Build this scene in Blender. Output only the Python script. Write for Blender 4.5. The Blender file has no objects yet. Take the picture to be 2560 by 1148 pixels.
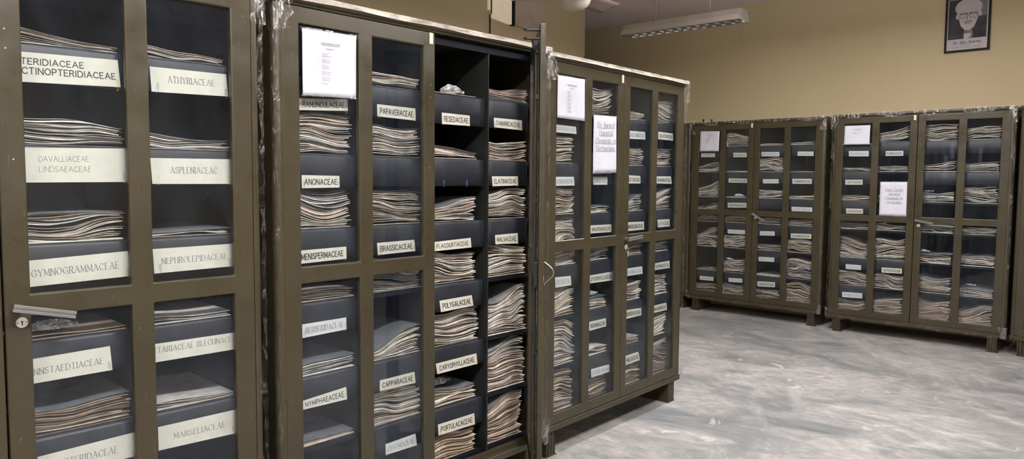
import bpy, math, random
from mathutils import Matrix, Vector
import numpy as np

# ---------------------------------------------------------------- camera
scene = bpy.context.scene
COL = scene.collection
PITCH, ROLL, CAM_H, FPX = 0.0689, 0.0070, 1.4447, 1856.6
cam_data = bpy.data.cameras.new('camera')
cam_data.sensor_width = 36.0
cam_data.lens = FPX / 2560 * 36.0
cam_data.clip_start = 0.05
cam = bpy.data.objects.new('camera', cam_data)
COL.objects.link(cam)
cam.matrix_world = (Matrix.Translation((0, 0, CAM_H)) @ Matrix.Rotation(math.pi / 2 - PITCH, 4, 'X')
                    @ Matrix.Rotation(ROLL, 4, 'Z'))
scene.camera = cam
scene.view_settings.view_transform = 'Standard'
scene.view_settings.look = 'None'
scene.view_settings.gamma = 1.0
scene.view_settings.use_curve_mapping = False
scene.view_settings.exposure = 0.0

# ---------------------------------------------------------------- world and lights
world = bpy.data.worlds.new('world'); scene.world = world
world.use_nodes = True
world.node_tree.nodes['Background'].inputs['Color'].default_value = (0.9, 0.93, 1.0, 1)
world.node_tree.nodes['Background'].inputs['Strength'].default_value = 0.05
TH = math.radians(47.7)                       # the hall's long axis
EA = Vector((math.cos(TH), math.sin(TH), 0)); EN = Vector((-math.sin(TH), math.cos(TH), 0))
def hall(s, t, z=0.0): return EA * s + EN * t + Vector((0, 0, z))
CEIL = 3.385
def tube_light(s, t, z, power, ang=0.0, size=(1.25, 0.16), col=(1.0, 0.97, 0.93), up=1.05):
    ld = bpy.data.lights.new('ceiling_tube_light', 'AREA')
    ld.shape = 'RECTANGLE'; ld.size, ld.size_y = size; ld.energy = power; ld.color = col
    o = bpy.data.objects.new('ceiling_tube_light', ld); COL.objects.link(o)
    o.location = hall(s, t, z); o.rotation_euler = (0, 0, TH + ang)
    if up:
        ld2 = ld.copy(); ld2.energy = power * up; o2 = bpy.data.objects.new('ceiling_tube_light', ld2); COL.objects.link(o2)  # upward copy added to brighten the ceiling
        o2.location = hall(s, t, z); o2.rotation_euler = (math.pi, 0, TH + ang)
    return o
for (s, t, z, p) in [(0.9, 0.5, 3.0, 104), (3.6, 0.3, 3.0, 74), (-1.9, 0.3, 3.0, 62), (0.3, -3.4, 3.0, 80), (5.1, 2.1, 3.0, 82)]:  # all out of view; the last is added to brighten ceiling and walls
    tube_light(s, t, z, p)

# ---------------------------------------------------------------- materials
def new_mat(name):
    m = bpy.data.materials.new(name); m.use_nodes = True
    nt = m.node_tree; return m, nt, nt.nodes['Principled BSDF']
def node(nt, kind, **kw):
    n = nt.nodes.new(kind)
    for k, v in kw.items():
        if k in n.inputs: n.inputs[k].default_value = v
        else: setattr(n, k, v)
    return n
def ramp(nt, fac, stops):
    r = nt.nodes.new('ShaderNodeValToRGB')
    while len(r.color_ramp.elements) < len(stops): r.color_ramp.elements.new(0.5)
    for e, (p, c) in zip(r.color_ramp.elements, stops): e.position = p; e.color = (*c, 1)
    nt.links.new(fac, r.inputs['Fac']); return r.outputs['Color']
def mix(nt, fac, a, b):
    m = nt.nodes.new('ShaderNodeMix'); m.data_type = 'RGBA'
    for sock, v in ((m.inputs[0], fac), (m.inputs[6], a), (m.inputs[7], b)):
        if hasattr(v, 'links'): nt.links.new(v, sock)
        else: sock.default_value = v if not isinstance(v, tuple) else (*v, 1)
    return m.outputs[2]
def coords(nt, scale=(1, 1, 1), kind='Object'):
    tc = nt.nodes.new('ShaderNodeTexCoord'); mp = nt.nodes.new('ShaderNodeMapping')
    mp.inputs['Scale'].default_value = scale
    nt.links.new(tc.outputs[kind], mp.inputs['Vector']); return mp.outputs['Vector']
def noise(nt, vec, scale, detail=3.0, rough=0.5, dist=0.0):
    n = node(nt, 'ShaderNodeTexNoise', Scale=scale, Detail=detail, Roughness=rough, Distortion=dist)
    nt.links.new(vec, n.inputs['Vector']); return n.outputs['Fac']
def bump(nt, bsdf, h, strength=0.3, dist=0.01):
    b = node(nt, 'ShaderNodeBump', Strength=strength, Distance=dist)
    nt.links.new(h, b.inputs['Height']); nt.links.new(b.outputs['Normal'], bsdf.inputs['Normal'])

def mat_plain(name, col, rough=0.6, var=0.12, scale=12.0, metal=0.0, spec=0.5, bumps=0.0):
    m, nt, b = new_mat(name)
    v = coords(nt); f = noise(nt, v, scale, 4)
    lo = tuple(c * (1 - var) for c in col); hi = tuple(min(1, c * (1 + var)) for c in col)
    nt.links.new(ramp(nt, f, [(0.3, lo), (0.7, hi)]), b.inputs['Base Color'])
    b.inputs['Roughness'].default_value = rough; b.inputs['Metallic'].default_value = metal
    b.inputs['Specular IOR Level'].default_value = spec
    if bumps: bump(nt, b, f, bumps)
    return m

def mat_paint():
    m, nt, b = new_mat('olive_enamel')
    v = coords(nt)
    big = noise(nt, v, 3.0, 5, 0.6)
    base = ramp(nt, big, [(0.3, (0.029, 0.0238, 0.0125)), (0.7, (0.043, 0.0355, 0.019))])
    vs = coords(nt, (14, 14, 1.6))
    scr = noise(nt, vs, 9.0, 4, 0.65, 0.6)
    c1 = mix(nt, ramp(nt, scr, [(0.665, (0, 0, 0)), (0.70, (.5, .5, .5))]), base, (0.17, 0.15, 0.12))
    dots = node(nt, 'ShaderNodeTexVoronoi', Scale=26.0); nt.links.new(v, dots.inputs['Vector'])
    d = ramp(nt, dots.outputs['Distance'], [(0.035, (1, 1, 1)), (0.06, (0, 0, 0))])
    sel = noise(nt, v, 7.0, 2)
    mult = node(nt, 'ShaderNodeMath', operation='MULTIPLY')
    nt.links.new(d, mult.inputs[0]); nt.links.new(ramp(nt, sel, [(0.55, (0, 0, 0)), (0.6, (1, 1, 1))]), mult.inputs[1])
    nt.links.new(mix(nt, mult.outputs[0], c1, (0.55, 0.51, 0.42)), b.inputs['Base Color'])
    b.inputs['Roughness'].default_value = 0.34
    b.inputs['Specular IOR Level'].default_value = 0.5
    nt.links.new(ramp(nt, noise(nt, v, 10, 4), [(0.3, (.26, .26, .26)), (0.75, (.46, .46, .46))]), b.inputs['Roughness'])
    bump(nt, b, noise(nt, v, 14, 3), 0.12, 0.006)
    return m

def mat_wall(name, a, c):
    m, nt, b = new_mat(name)
    v = coords(nt)
    f = noise(nt, v, 0.6, 5, 0.55)
    base = ramp(nt, f, [(0.3, a), (0.7, c)])
    vs = coords(nt, (2.0, 2.0, 0.35))
    g = noise(nt, vs, 2.2, 5, 0.6)
    nt.links.new(mix(nt, ramp(nt, g, [(0.62, (0, 0, 0)), (0.8, (.25, .25, .25))]), base, tuple(x * 0.72 for x in a)), b.inputs['Base Color'])
    b.inputs['Roughness'].default_value = 0.75
    bump(nt, b, noise(nt, v, 60, 3), 0.08, 0.004)
    return m

def mat_floor():
    m, nt, b = new_mat('worn_cement')
    v = coords(nt); vd = coords(nt, (1.75, 0.85, 1)); ve = coords(nt, (2.4, 1.1, 1))
    a = noise(nt, vd, 1.5, 12, 0.74, 1.2)
    base = ramp(nt, a, [(0.34, (0.092, 0.102, 0.106)), (0.45, (0.160, 0.166, 0.167)), (0.54, (0.235, 0.230, 0.226)), (0.68, (0.34, 0.322, 0.308))])
    pat = noise(nt, v, 0.48, 10, 0.64, 1.1)
    c1 = mix(nt, ramp(nt, pat, [(0.475, (0, 0, 0)), (0.56, (.85, .85, .85))]), base, (0.335, 0.318, 0.306))
    fine = noise(nt, ve, 7.0, 10, 0.80, 0.4)
    c2 = mix(nt, ramp(nt, fine, [(0.40, (.65, .65, .65)), (0.56, (0, 0, 0))]), c1, (0.125, 0.133, 0.136))
    spk = noise(nt, v, 3.2, 7, 0.6, 1.2)
    c3 = mix(nt, ramp(nt, spk, [(0.64, (0, 0, 0)), (0.65, (.55, .55, .55))]), c2, (0.40, 0.385, 0.36))
    scr = noise(nt, coords(nt, (9.0, 1.6, 1)), 3.0, 3, 0.5, 0.3)
    c4 = mix(nt, ramp(nt, scr, [(0.735, (0, 0, 0)), (0.75, (.6, .6, .6))]), c3, (0.55, 0.53, 0.50))
    nt.links.new(c4, b.inputs['Base Color'])
    nt.links.new(ramp(nt, a, [(0.3, (.42, .42, .42)), (0.7, (.72, .72, .72))]), b.inputs['Roughness'])
    b.inputs['Specular IOR Level'].default_value = 0.4
    bump(nt, b, fine, 0.10, 0.003)
    return m

def mat_glass():
    m, nt, b = new_mat('window_glass')
    nt.nodes.remove(b)
    out = nt.nodes['Material Output']
    tr = node(nt, 'ShaderNodeBsdfTransparent'); tr.inputs['Color'].default_value = (0.97, 0.985, 0.99, 1)
    gl = node(nt, 'ShaderNodeBsdfGlossy', Roughness=0.03); gl.inputs['Color'].default_value = (0.9, 0.95, 1, 1)
    df = node(nt, 'ShaderNodeBsdfDiffuse'); df.inputs['Color'].default_value = (0.36, 0.44, 0.62, 1)
    lw = node(nt, 'ShaderNodeLayerWeight', Blend=0.5)          # thin pane: the same on both faces
    pw = node(nt, 'ShaderNodeMath', operation='POWER'); nt.links.new(lw.outputs['Facing'], pw.inputs[0]); pw.inputs[1].default_value = 5.0
    fr = node(nt, 'ShaderNodeMath', operation='MULTIPLY_ADD'); nt.links.new(pw.outputs[0], fr.inputs[0]); fr.inputs[1].default_value = 0.6; fr.inputs[2].default_value = 0.028
    m1 = nt.nodes.new('ShaderNodeMixShader'); m2 = nt.nodes.new('ShaderNodeMixShader')
    v = coords(nt, (3, 3, 1.2)); f = noise(nt, v, 2.0, 6, 0.62, 1.5)
    dust = ramp(nt, f, [(0.35, (.003, .003, .003)), (0.75, (.018, .018, .018))])
    nt.links.new(dust, m1.inputs[0]); nt.links.new(tr.outputs[0], m1.inputs[1]); nt.links.new(df.outputs[0], m1.inputs[2])
    nt.links.new(fr.outputs[0], m2.inputs[0]); nt.links.new(m1.outputs[0], m2.inputs[1]); nt.links.new(gl.outputs[0], m2.inputs[2])
    nt.links.new(m2.outputs[0], out.inputs['Surface'])
    return m

def mat_film(name='clear_plastic_film', milk=0.05, crinkle=28.0, shine=0.3):
    m, nt, b = new_mat(name)
    nt.nodes.remove(b); out = nt.nodes['Material Output']
    tr = node(nt, 'ShaderNodeBsdfTransparent')
    gl = node(nt, 'ShaderNodeBsdfGlossy', Roughness=0.16)
    df = node(nt, 'ShaderNodeBsdfDiffuse'); df.inputs['Color'].default_value = (0.75, 0.77, 0.8, 1)
    v = coords(nt, (1, 1, .35)); f = noise(nt, v, crinkle, 5, 0.62, 1.6)
    bp = node(nt, 'ShaderNodeBump', Strength=1.0, Distance=0.010); nt.links.new(f, bp.inputs['Height'])
    nt.links.new(bp.outputs[0], gl.inputs['Normal']); nt.links.new(bp.outputs[0], df.inputs['Normal'])
    m1 = nt.nodes.new('ShaderNodeMixShader'); m2 = nt.nodes.new('ShaderNodeMixShader')
    nt.links.new(ramp(nt, f, [(0.50, (milk * (.12 if milk < .5 else .3),) * 3), (0.60, (milk * 2.5,) * 3), (0.66, (milk * .3,) * 3), (0.76, (milk * 5,) * 3)]), m1.inputs[0])
    nt.links.new(tr.outputs[0], m1.inputs[1]); nt.links.new(df.outputs[0], m1.inputs[2])
    nt.links.new(ramp(nt, f, [(0.50, (.02, .02, .02)), (0.58, (shine, shine, shine)), (0.66, (.04, .04, .04)), (0.78, (shine, shine, shine))]), m2.inputs[0])
    nt.links.new(m1.outputs[0], m2.inputs[1]); nt.links.new(gl.outputs[0], m2.inputs[2])
    nt.links.new(m2.outputs[0], out.inputs['Surface'])
    return m

def mat_mottled(name, a, b_, scale):
    m, nt, b = new_mat(name)
    v = coords(nt); f = noise(nt, v, scale, 5, 0.6)
    nt.links.new(ramp(nt, f, [(0.35, a), (0.65, b_)]), b.inputs['Base Color'])
    b.inputs['Roughness'].default_value = 0.7
    return m

M = {}
M['paint'] = mat_paint()
M['inner'] = mat_plain('dark_inner_paint', (0.0045, 0.0055, 0.0095), 0.7, 0.25, 6, spec=0.2)  # same enamel as outside; interior shade is put into this near-black colour
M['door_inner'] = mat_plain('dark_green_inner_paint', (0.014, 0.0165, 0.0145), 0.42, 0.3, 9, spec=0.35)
M['flap'] = mat_plain('black_card', (0.0105, 0.0130, 0.0195), 0.5, 0.35, 22)
M['card'] = mat_plain('cream_card', (0.50, 0.495, 0.43), 0.6, 0.05, 30)
M['card_white'] = mat_plain('white_card', (0.50, 0.52, 0.515), 0.55, 0.04, 30)
M['notice'] = mat_plain('white_paper', (0.50, 0.51, 0.585), 0.5, 0.04, 8, bumps=0.25)
M['ink'] = mat_plain('black_ink', (0.03, 0.03, 0.03), 0.5, 0.1)
M['ink_grey'] = mat_plain('grey_ink', (0.17, 0.18, 0.18), 0.6, 0.1)
M['ink_faint'] = mat_plain('faint_ink', (0.42, 0.43, 0.47), 0.6, 0.05)
M['pencil'] = mat_plain('pencil', (0.13, 0.13, 0.12), 0.6, 0.1)
M['glass'] = mat_glass()
M['film'] = mat_film('clear_plastic_film', 0.03)
M['film_thin'] = mat_film('thin_clear_film', 0.006, 30.0, 0.13)
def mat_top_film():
    m, nt, b = new_mat('dusty_yellowed_film'); out = nt.nodes['Material Output']  # film whose cream colour paints in the sheen along the lit top lip
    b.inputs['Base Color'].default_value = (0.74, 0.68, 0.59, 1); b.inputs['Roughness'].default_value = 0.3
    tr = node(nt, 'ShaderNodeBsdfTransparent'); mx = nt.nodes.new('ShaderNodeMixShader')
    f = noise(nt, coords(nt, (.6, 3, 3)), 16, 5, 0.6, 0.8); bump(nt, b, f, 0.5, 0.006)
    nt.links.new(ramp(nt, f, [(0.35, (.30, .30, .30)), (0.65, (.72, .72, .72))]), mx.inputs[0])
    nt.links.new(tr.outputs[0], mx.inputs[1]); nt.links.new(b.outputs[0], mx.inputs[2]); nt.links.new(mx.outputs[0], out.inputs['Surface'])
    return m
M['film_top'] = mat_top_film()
M['bag'] = mat_film('clear_bag_plastic', 0.9, 40.0, 0.25)
M['chrome'] = mat_plain('dull_chrome', (0.40, 0.41, 0.43), 0.30, 0.08, 20, metal=0.9)
M['plate'] = mat_plain('nickel_plate', (0.62, 0.62, 0.58), 0.4, 0.1, 40, metal=0.4)
M['dark'] = mat_plain('dark_hole', (0.01, 0.01, 0.01), 0.6)
M['seal'] = mat_plain('yellowed_tape', (0.62, 0.55, 0.42), 0.5)
M['clip_steel'] = mat_plain('clip_steel', (0.30, 0.33, 0.33), 0.35, 0.1, metal=0.6)
M['clip_orange'] = mat_plain('clip_orange', (0.55, 0.30, 0.12), 0.4)
M['clip_red'] = mat_plain('clip_red', (0.40, 0.12, 0.09), 0.4)
M['clip_blue'] = mat_plain('clip_blue', (0.09, 0.20, 0.38), 0.4)
M['clip_yellow'] = mat_plain('clip_yellow', (0.62, 0.52, 0.22), 0.4)
PAPER = {'white': (0.76, 0.73, 0.69), 'ivory': (0.71, 0.65, 0.55), 'buff': (0.56, 0.46, 0.36), 'tan': (0.37, 0.28, 0.21),
         'brown': (0.15, 0.105, 0.085), 'grey': (0.27, 0.265, 0.26), 'greyblue': (0.13, 0.145, 0.16), 'pink': (0.50, 0.36, 0.32), 'news': (0.50, 0.47, 0.44)}
for k, c in PAPER.items():
    M[k] = mat_plain('paper_' + k, tuple(x * .84 for x in c), 0.75, 0.22, 30)

# ---------------------------------------------------------------- mesh helpers
def tag(o, label=None, category=None, group=None, kind=None):
    if label: o['label'] = label
    if category: o['category'] = category
    if group: o['group'] = group
    if kind: o['kind'] = kind
    return o
def link(name, mesh, parent=None, loc=None):
    o = bpy.data.objects.new(name, mesh); COL.objects.link(o)
    if parent is not None: o.parent = parent
    if loc is not None: o.location = loc
    return o
class MB:
    def __init__(s): s.v = []; s.f = []; s.mi = []; s.mats = []
    def m(s, mat):
        if mat not in s.mats: s.mats.append(mat)
        return s.mats.index(mat)
    def face(s, idx, mat): s.f.append(idx); s.mi.append(s.m(mat))
    def box(s, x0, x1, y0, y1, z0, z1, mat):
        b = len(s.v)
        s.v += [(x0, y0, z0), (x1, y0, z0), (x1, y1, z0), (x0, y1, z0), (x0, y0, z1), (x1, y0, z1), (x1, y1, z1), (x0, y1, z1)]
        for q in ((0, 3, 2, 1), (4, 5, 6, 7), (0, 1, 5, 4), (1, 2, 6, 5), (2, 3, 7, 6), (3, 0, 4, 7)):
            s.face([b + i for i in q], mat)
        return s
    def prism(s, pts, axis, a, b, mat):
        """closed outline in the plane across axis (0 x, 2 z), extruded from a to b"""
        n = len(pts); o = len(s.v)
        for w in (a, b):
            for (p, q) in pts:
                s.v.append((w, p, q) if axis == 0 else (p, q, w) if axis == 2 else (p, w, q))
        s.face([o + i for i in range(n)][::-1], mat); s.face([o + n + i for i in range(n)], mat)
        for i in range(n):
            j = (i + 1) % n; s.face([o + i, o + j, o + n + j, o + n + i], mat)
        return s
    def grid(s, P, mat, closed=False):
        """P[i][j] points -> quads"""
        o = len(s.v); ni, nj = len(P), len(P[0])
        for r in P: s.v += [tuple(p) for p in r]
        for i in range(ni - (0 if closed else 1)):
            for j in range(nj - 1):
                a = o + i * nj + j; b = o + ((i + 1) % ni) * nj + j
                s.face([a, a + 1, b + 1, b], mat)
        return s
    def tube(s, pts, r, mat, n=6):
        pts = [Vector(p) for p in pts]; P = []
        up = Vector((0, 0, 1))
        for i, p in enumerate(pts):
            d = (pts[min(i + 1, len(pts) - 1)] - pts[max(i - 1, 0)]).normalized()
            a = d.cross(up if abs(d.z) < .9 else Vector((0, 1, 0))).normalized(); c = d.cross(a)
            P.append([p + (a * math.cos(t) + c * math.sin(t)) * r for t in [2 * math.pi * k / n for k in range(n + 1)]])
        o = len(s.v); s.grid(P, mat)
        s.face([o + k for k in range(n)], mat); e = o + (len(pts) - 1) * (n + 1); s.face([e + k for k in range(n)][::-1], mat)
        return s
    def lathe(s, prof, mat, n=32, centre=(0, 0, 0)):
        cx, cy, cz = centre
        P = [[(cx + r * math.cos(t), cy + r * math.sin(t), cz + z) for (r, z) in prof] for t in [2 * math.pi * k / n for k in range(n)]]
        s.grid(P, mat, True); return s
    def mesh(s, name, smooth=False):
        me = bpy.data.meshes.new(name); me.from_pydata(s.v, [], s.f)
        for mt in s.mats: me.materials.append(mt)
        me.polygons.foreach_set('material_index', s.mi)
        if smooth: me.polygons.foreach_set('use_smooth', [True] * len(s.f))
        me.update(); return me
    def obj(s, name, parent=None, smooth=False, bevel=0.0, seg=2, loc=None):
        o = link(name, s.mesh(name, smooth), parent, loc)
        if bevel:
            b = o.modifiers.new('bevel', 'BEVEL'); b.width = bevel; b.segments = seg; b.limit_method = 'ANGLE'; b.angle_limit = math.radians(40)
        return o

def plate(xs, zs, holes, y0, y1, mat_front, mat_back):
    """flat plate on a grid with rectangular openings, real thickness"""
    mb = MB(); nx, nz = len(xs), len(zs)
    idx = {}
    def vid(i, j, k):
        if (i, j, k) not in idx:
            idx[(i, j, k)] = len(mb.v); mb.v.append((xs[i], (y0, y1)[k], zs[j]))
        return idx[(i, j, k)]
    solid = lambda i, j: 0 <= i < nx - 1 and 0 <= j < nz - 1 and (i, j) not in holes
    for i in range(nx - 1):
        for j in range(nz - 1):
            if not solid(i, j): continue
            mb.face([vid(i, j, 0), vid(i + 1, j, 0), vid(i + 1, j + 1, 0), vid(i, j + 1, 0)], mat_front)
            mb.face([vid(i, j + 1, 1), vid(i + 1, j + 1, 1), vid(i + 1, j, 1), vid(i, j, 1)], mat_back)
            if not solid(i - 1, j): mb.face([vid(i, j, 1), vid(i, j, 0), vid(i, j + 1, 0), vid(i, j + 1, 1)], mat_front)
            if not solid(i + 1, j): mb.face([vid(i + 1, j, 0), vid(i + 1, j, 1), vid(i + 1, j + 1, 1), vid(i + 1, j + 1, 0)], mat_front)
            if not solid(i, j - 1): mb.face([vid(i, j, 0), vid(i, j, 1), vid(i + 1, j, 1), vid(i + 1, j, 0)], mat_front)
            if not solid(i, j + 1): mb.face([vid(i, j + 1, 1), vid(i, j + 1, 0), vid(i + 1, j + 1, 0), vid(i + 1, j + 1, 1)], mat_front)
    return mb

# ---------------------------------------------------------------- the hall
M['wall_r'] = mat_wall('ochre_distemper', (0.455, 0.386, 0.24), (0.495, 0.42, 0.265))
M['wall_l'] = M['wall_r']
M['ceil'] = mat_plain('white_ceiling_paint', (0.80, 0.73, 0.76), 0.85, 0.05, 1.2)
M['floor'] = mat_floor()
def hall_box(name, s0, s1, t0, t1, z0, z1, mat):
    mb = MB().box(s0, s1, t0, t1, z0, z1, mat)
    o = mb.obj(name); o.rotation_euler = (0, 0, TH); tag(o, kind='structure'); return o
S0, S1, T0, T1, TL = -3.6, 7.95, -5.2, 7.6, 5.2
hall_box('floor', S0, S1, T0, T1, -0.1, 0.0, M['floor'])
hall_box('ceiling', S0, S1, T0, T1, CEIL, CEIL + 0.15, M['ceil'])
hall_box('wall_right', S1, S1 + 0.2, T0, T1, 0, CEIL, M['wall_r'])
hall_box('wall_front', S0 - 0.2, S0, T0, T1, 0, CEIL, M['wall_r'])
hall_box('wall_back', S0, S1, T0 - 0.2, T0, 0, CEIL, M['wall_r'])
hall_box('wall_left', S0, 6.93, TL, TL + 0.2, 0, CEIL, M['wall_l'])
hall_box('wall_far', 6.73, S1, T1, T1 + 0.2, 0, CEIL, M['wall_r'])

# measured contents of the cabinets: right edge, thickness at left and right of each pile; name card corners
PILES = {
 (0, 2): [(1.056, 0.05, 0.016), (1.059, 0.072, 0.058), (1.057, 0.081, 0.088), (1.056, 0.013, 0.01), (1.059, 0.079, 0.077)],
 (0, 3): [(1.378, 0.044, 0.019), (1.381, 0.049, 0.032), (1.378, 0.017, 0.022), (1.379, 0.027, 0.016), (1.381, 0.025, 0.014)],
 (1, 0): [None, (0.362, 0.155, 0.159), (0.36, 0.154, 0.147), (0.37, 0.044, 0.031), (0.368, 0.037, 0.052), (0.366, 0.027, 0.016)],
 (1, 1): [(0.705, 0.06, 0.052), (0.705, 0.124, 0.12), (0.704, 0.138, 0.12), (0.704, 0.151, 0.105), (0.699, 0.04, 0.119), (0.701, 0.135, 0.128)],
 (1, 2): [(1.033, 0.008, 0.005), (1.044, 0.061, 0.03), (1.033, 0.071, 0.115), (1.035, 0.141, 0.124), (1.049, 0.155, 0.148), (1.037, 0.076, 0.06), (1.039, 0.142, 0.124)],
 (1, 3): [(1.387, 0.053, 0.07), (1.379, 0.09, 0.094), (1.376, 0.118, 0.145), (1.374, 0.152, 0.119), (1.377, 0.154, 0.211), (1.375, 0.187, 0.229), (1.354, 0.179, 0.251)],
 (2, 0): [None, (0.343, 0.145, 0.134), (0.35, 0.14, 0.14), (0.355, 0.243, 0.232), (0.355, 0.162, 0.165), (0.368, 0.234, 0.211), (0.351, 0.23, 0.217)],
 (2, 1): [(0.699, 0.146, 0.157), (0.694, 0.065, 0.061), (0.682, 0.029, 0.039), (0.69, 0.078, 0.079), (0.677, 0.065, 0.065), (0.689, 0.041, 0.04), (0.692, 0.135, 0.1)],
 (2, 2): [(1.067, 0.044, 0.041), (1.068, 0.098, 0.097), (1.06, 0.04, 0.1), (1.06, 0.109, 0.106), (1.056, 0.096, 0.112), (1.042, 0.056, 0.043), (1.07, 0.115, 0.109)],
 (2, 3): [(1.407, 0.146, 0.139), (1.398, 0.098, 0.117), (1.4, 0.057, 0.136), (1.391, 0.065, 0.065), (1.382, 0.131, 0.123), (1.378, 0.089, 0.145), (1.394, 0.226, 0.213)],
 (3, 0): [None, (0.318, 0.066, 0.108), (0.321, 0.088, 0.19), (0.32, 0.159, 0.195), (0.323, 0.129, 0.205), (0.32, 0.009, 0.009), (0.322, 0.108, 0.105)],
 (3, 1): [(0.642, 0.139, 0.094), (0.646, 0.013, 0.013), (0.641, 0.009, 0.008), (0.635, 0.069, 0.063), (0.639, 0.134, 0.131), (0.642, 0.122, 0.145), (0.64, 0.127, 0.122)],
 (3, 2): [(1.014, 0.019, 0.018), (1.023, 0.145, 0.142), (1.023, 0.091, 0.089), (1.015, 0.063, 0.061), (1.019, 0.057, 0.056), (1.024, 0.013, 0.012), (1.023, 0.114, 0.106)],
 (3, 3): [(1.335, 0.024, 0.024), (1.336, 0.012, 0.008), (1.338, 0.03, 0.037), (1.339, 0.061, 0.06), (1.341, 0.146, 0.135), (1.342, 0.185, 0.176), (1.342, 0.2, 0.196)],
 (4, 0): [None, (0.332, 0.044, 0.043), (0.332, 0.052, 0.045), (0.331, 0.061, 0.049), (0.334, 0.208, 0.15), (0.337, 0.155, 0.121), (0.335, 0.116, 0.106)],
 (4, 1): [(0.653, 0.081, 0.134), (0.651, 0.057, 0.055), (0.655, 0.059, 0.058), (0.652, 0.064, 0.053), (0.656, 0.194, 0.204), (0.653, 0.146, 0.135), (0.652, 0.134, 0.179)],
 (4, 2): [(1.037, 0.127, 0.148), (1.036, 0.058, 0.09), (1.035, 0.089, 0.094), (1.034, 0.066, 0.057), (1.033, 0.09, 0.088), (1.037, 0.146, 0.142), (1.038, 0.187, 0.182)],
 (4, 3): [(1.353, 0.095, 0.112), (1.353, 0.079, 0.1), (1.353, 0.129, 0.146), (1.348, 0.055, 0.044), (1.348, 0.094, 0.085), (1.351, 0.08, 0.06), (1.352, 0.125, 0.192)],
}
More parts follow.
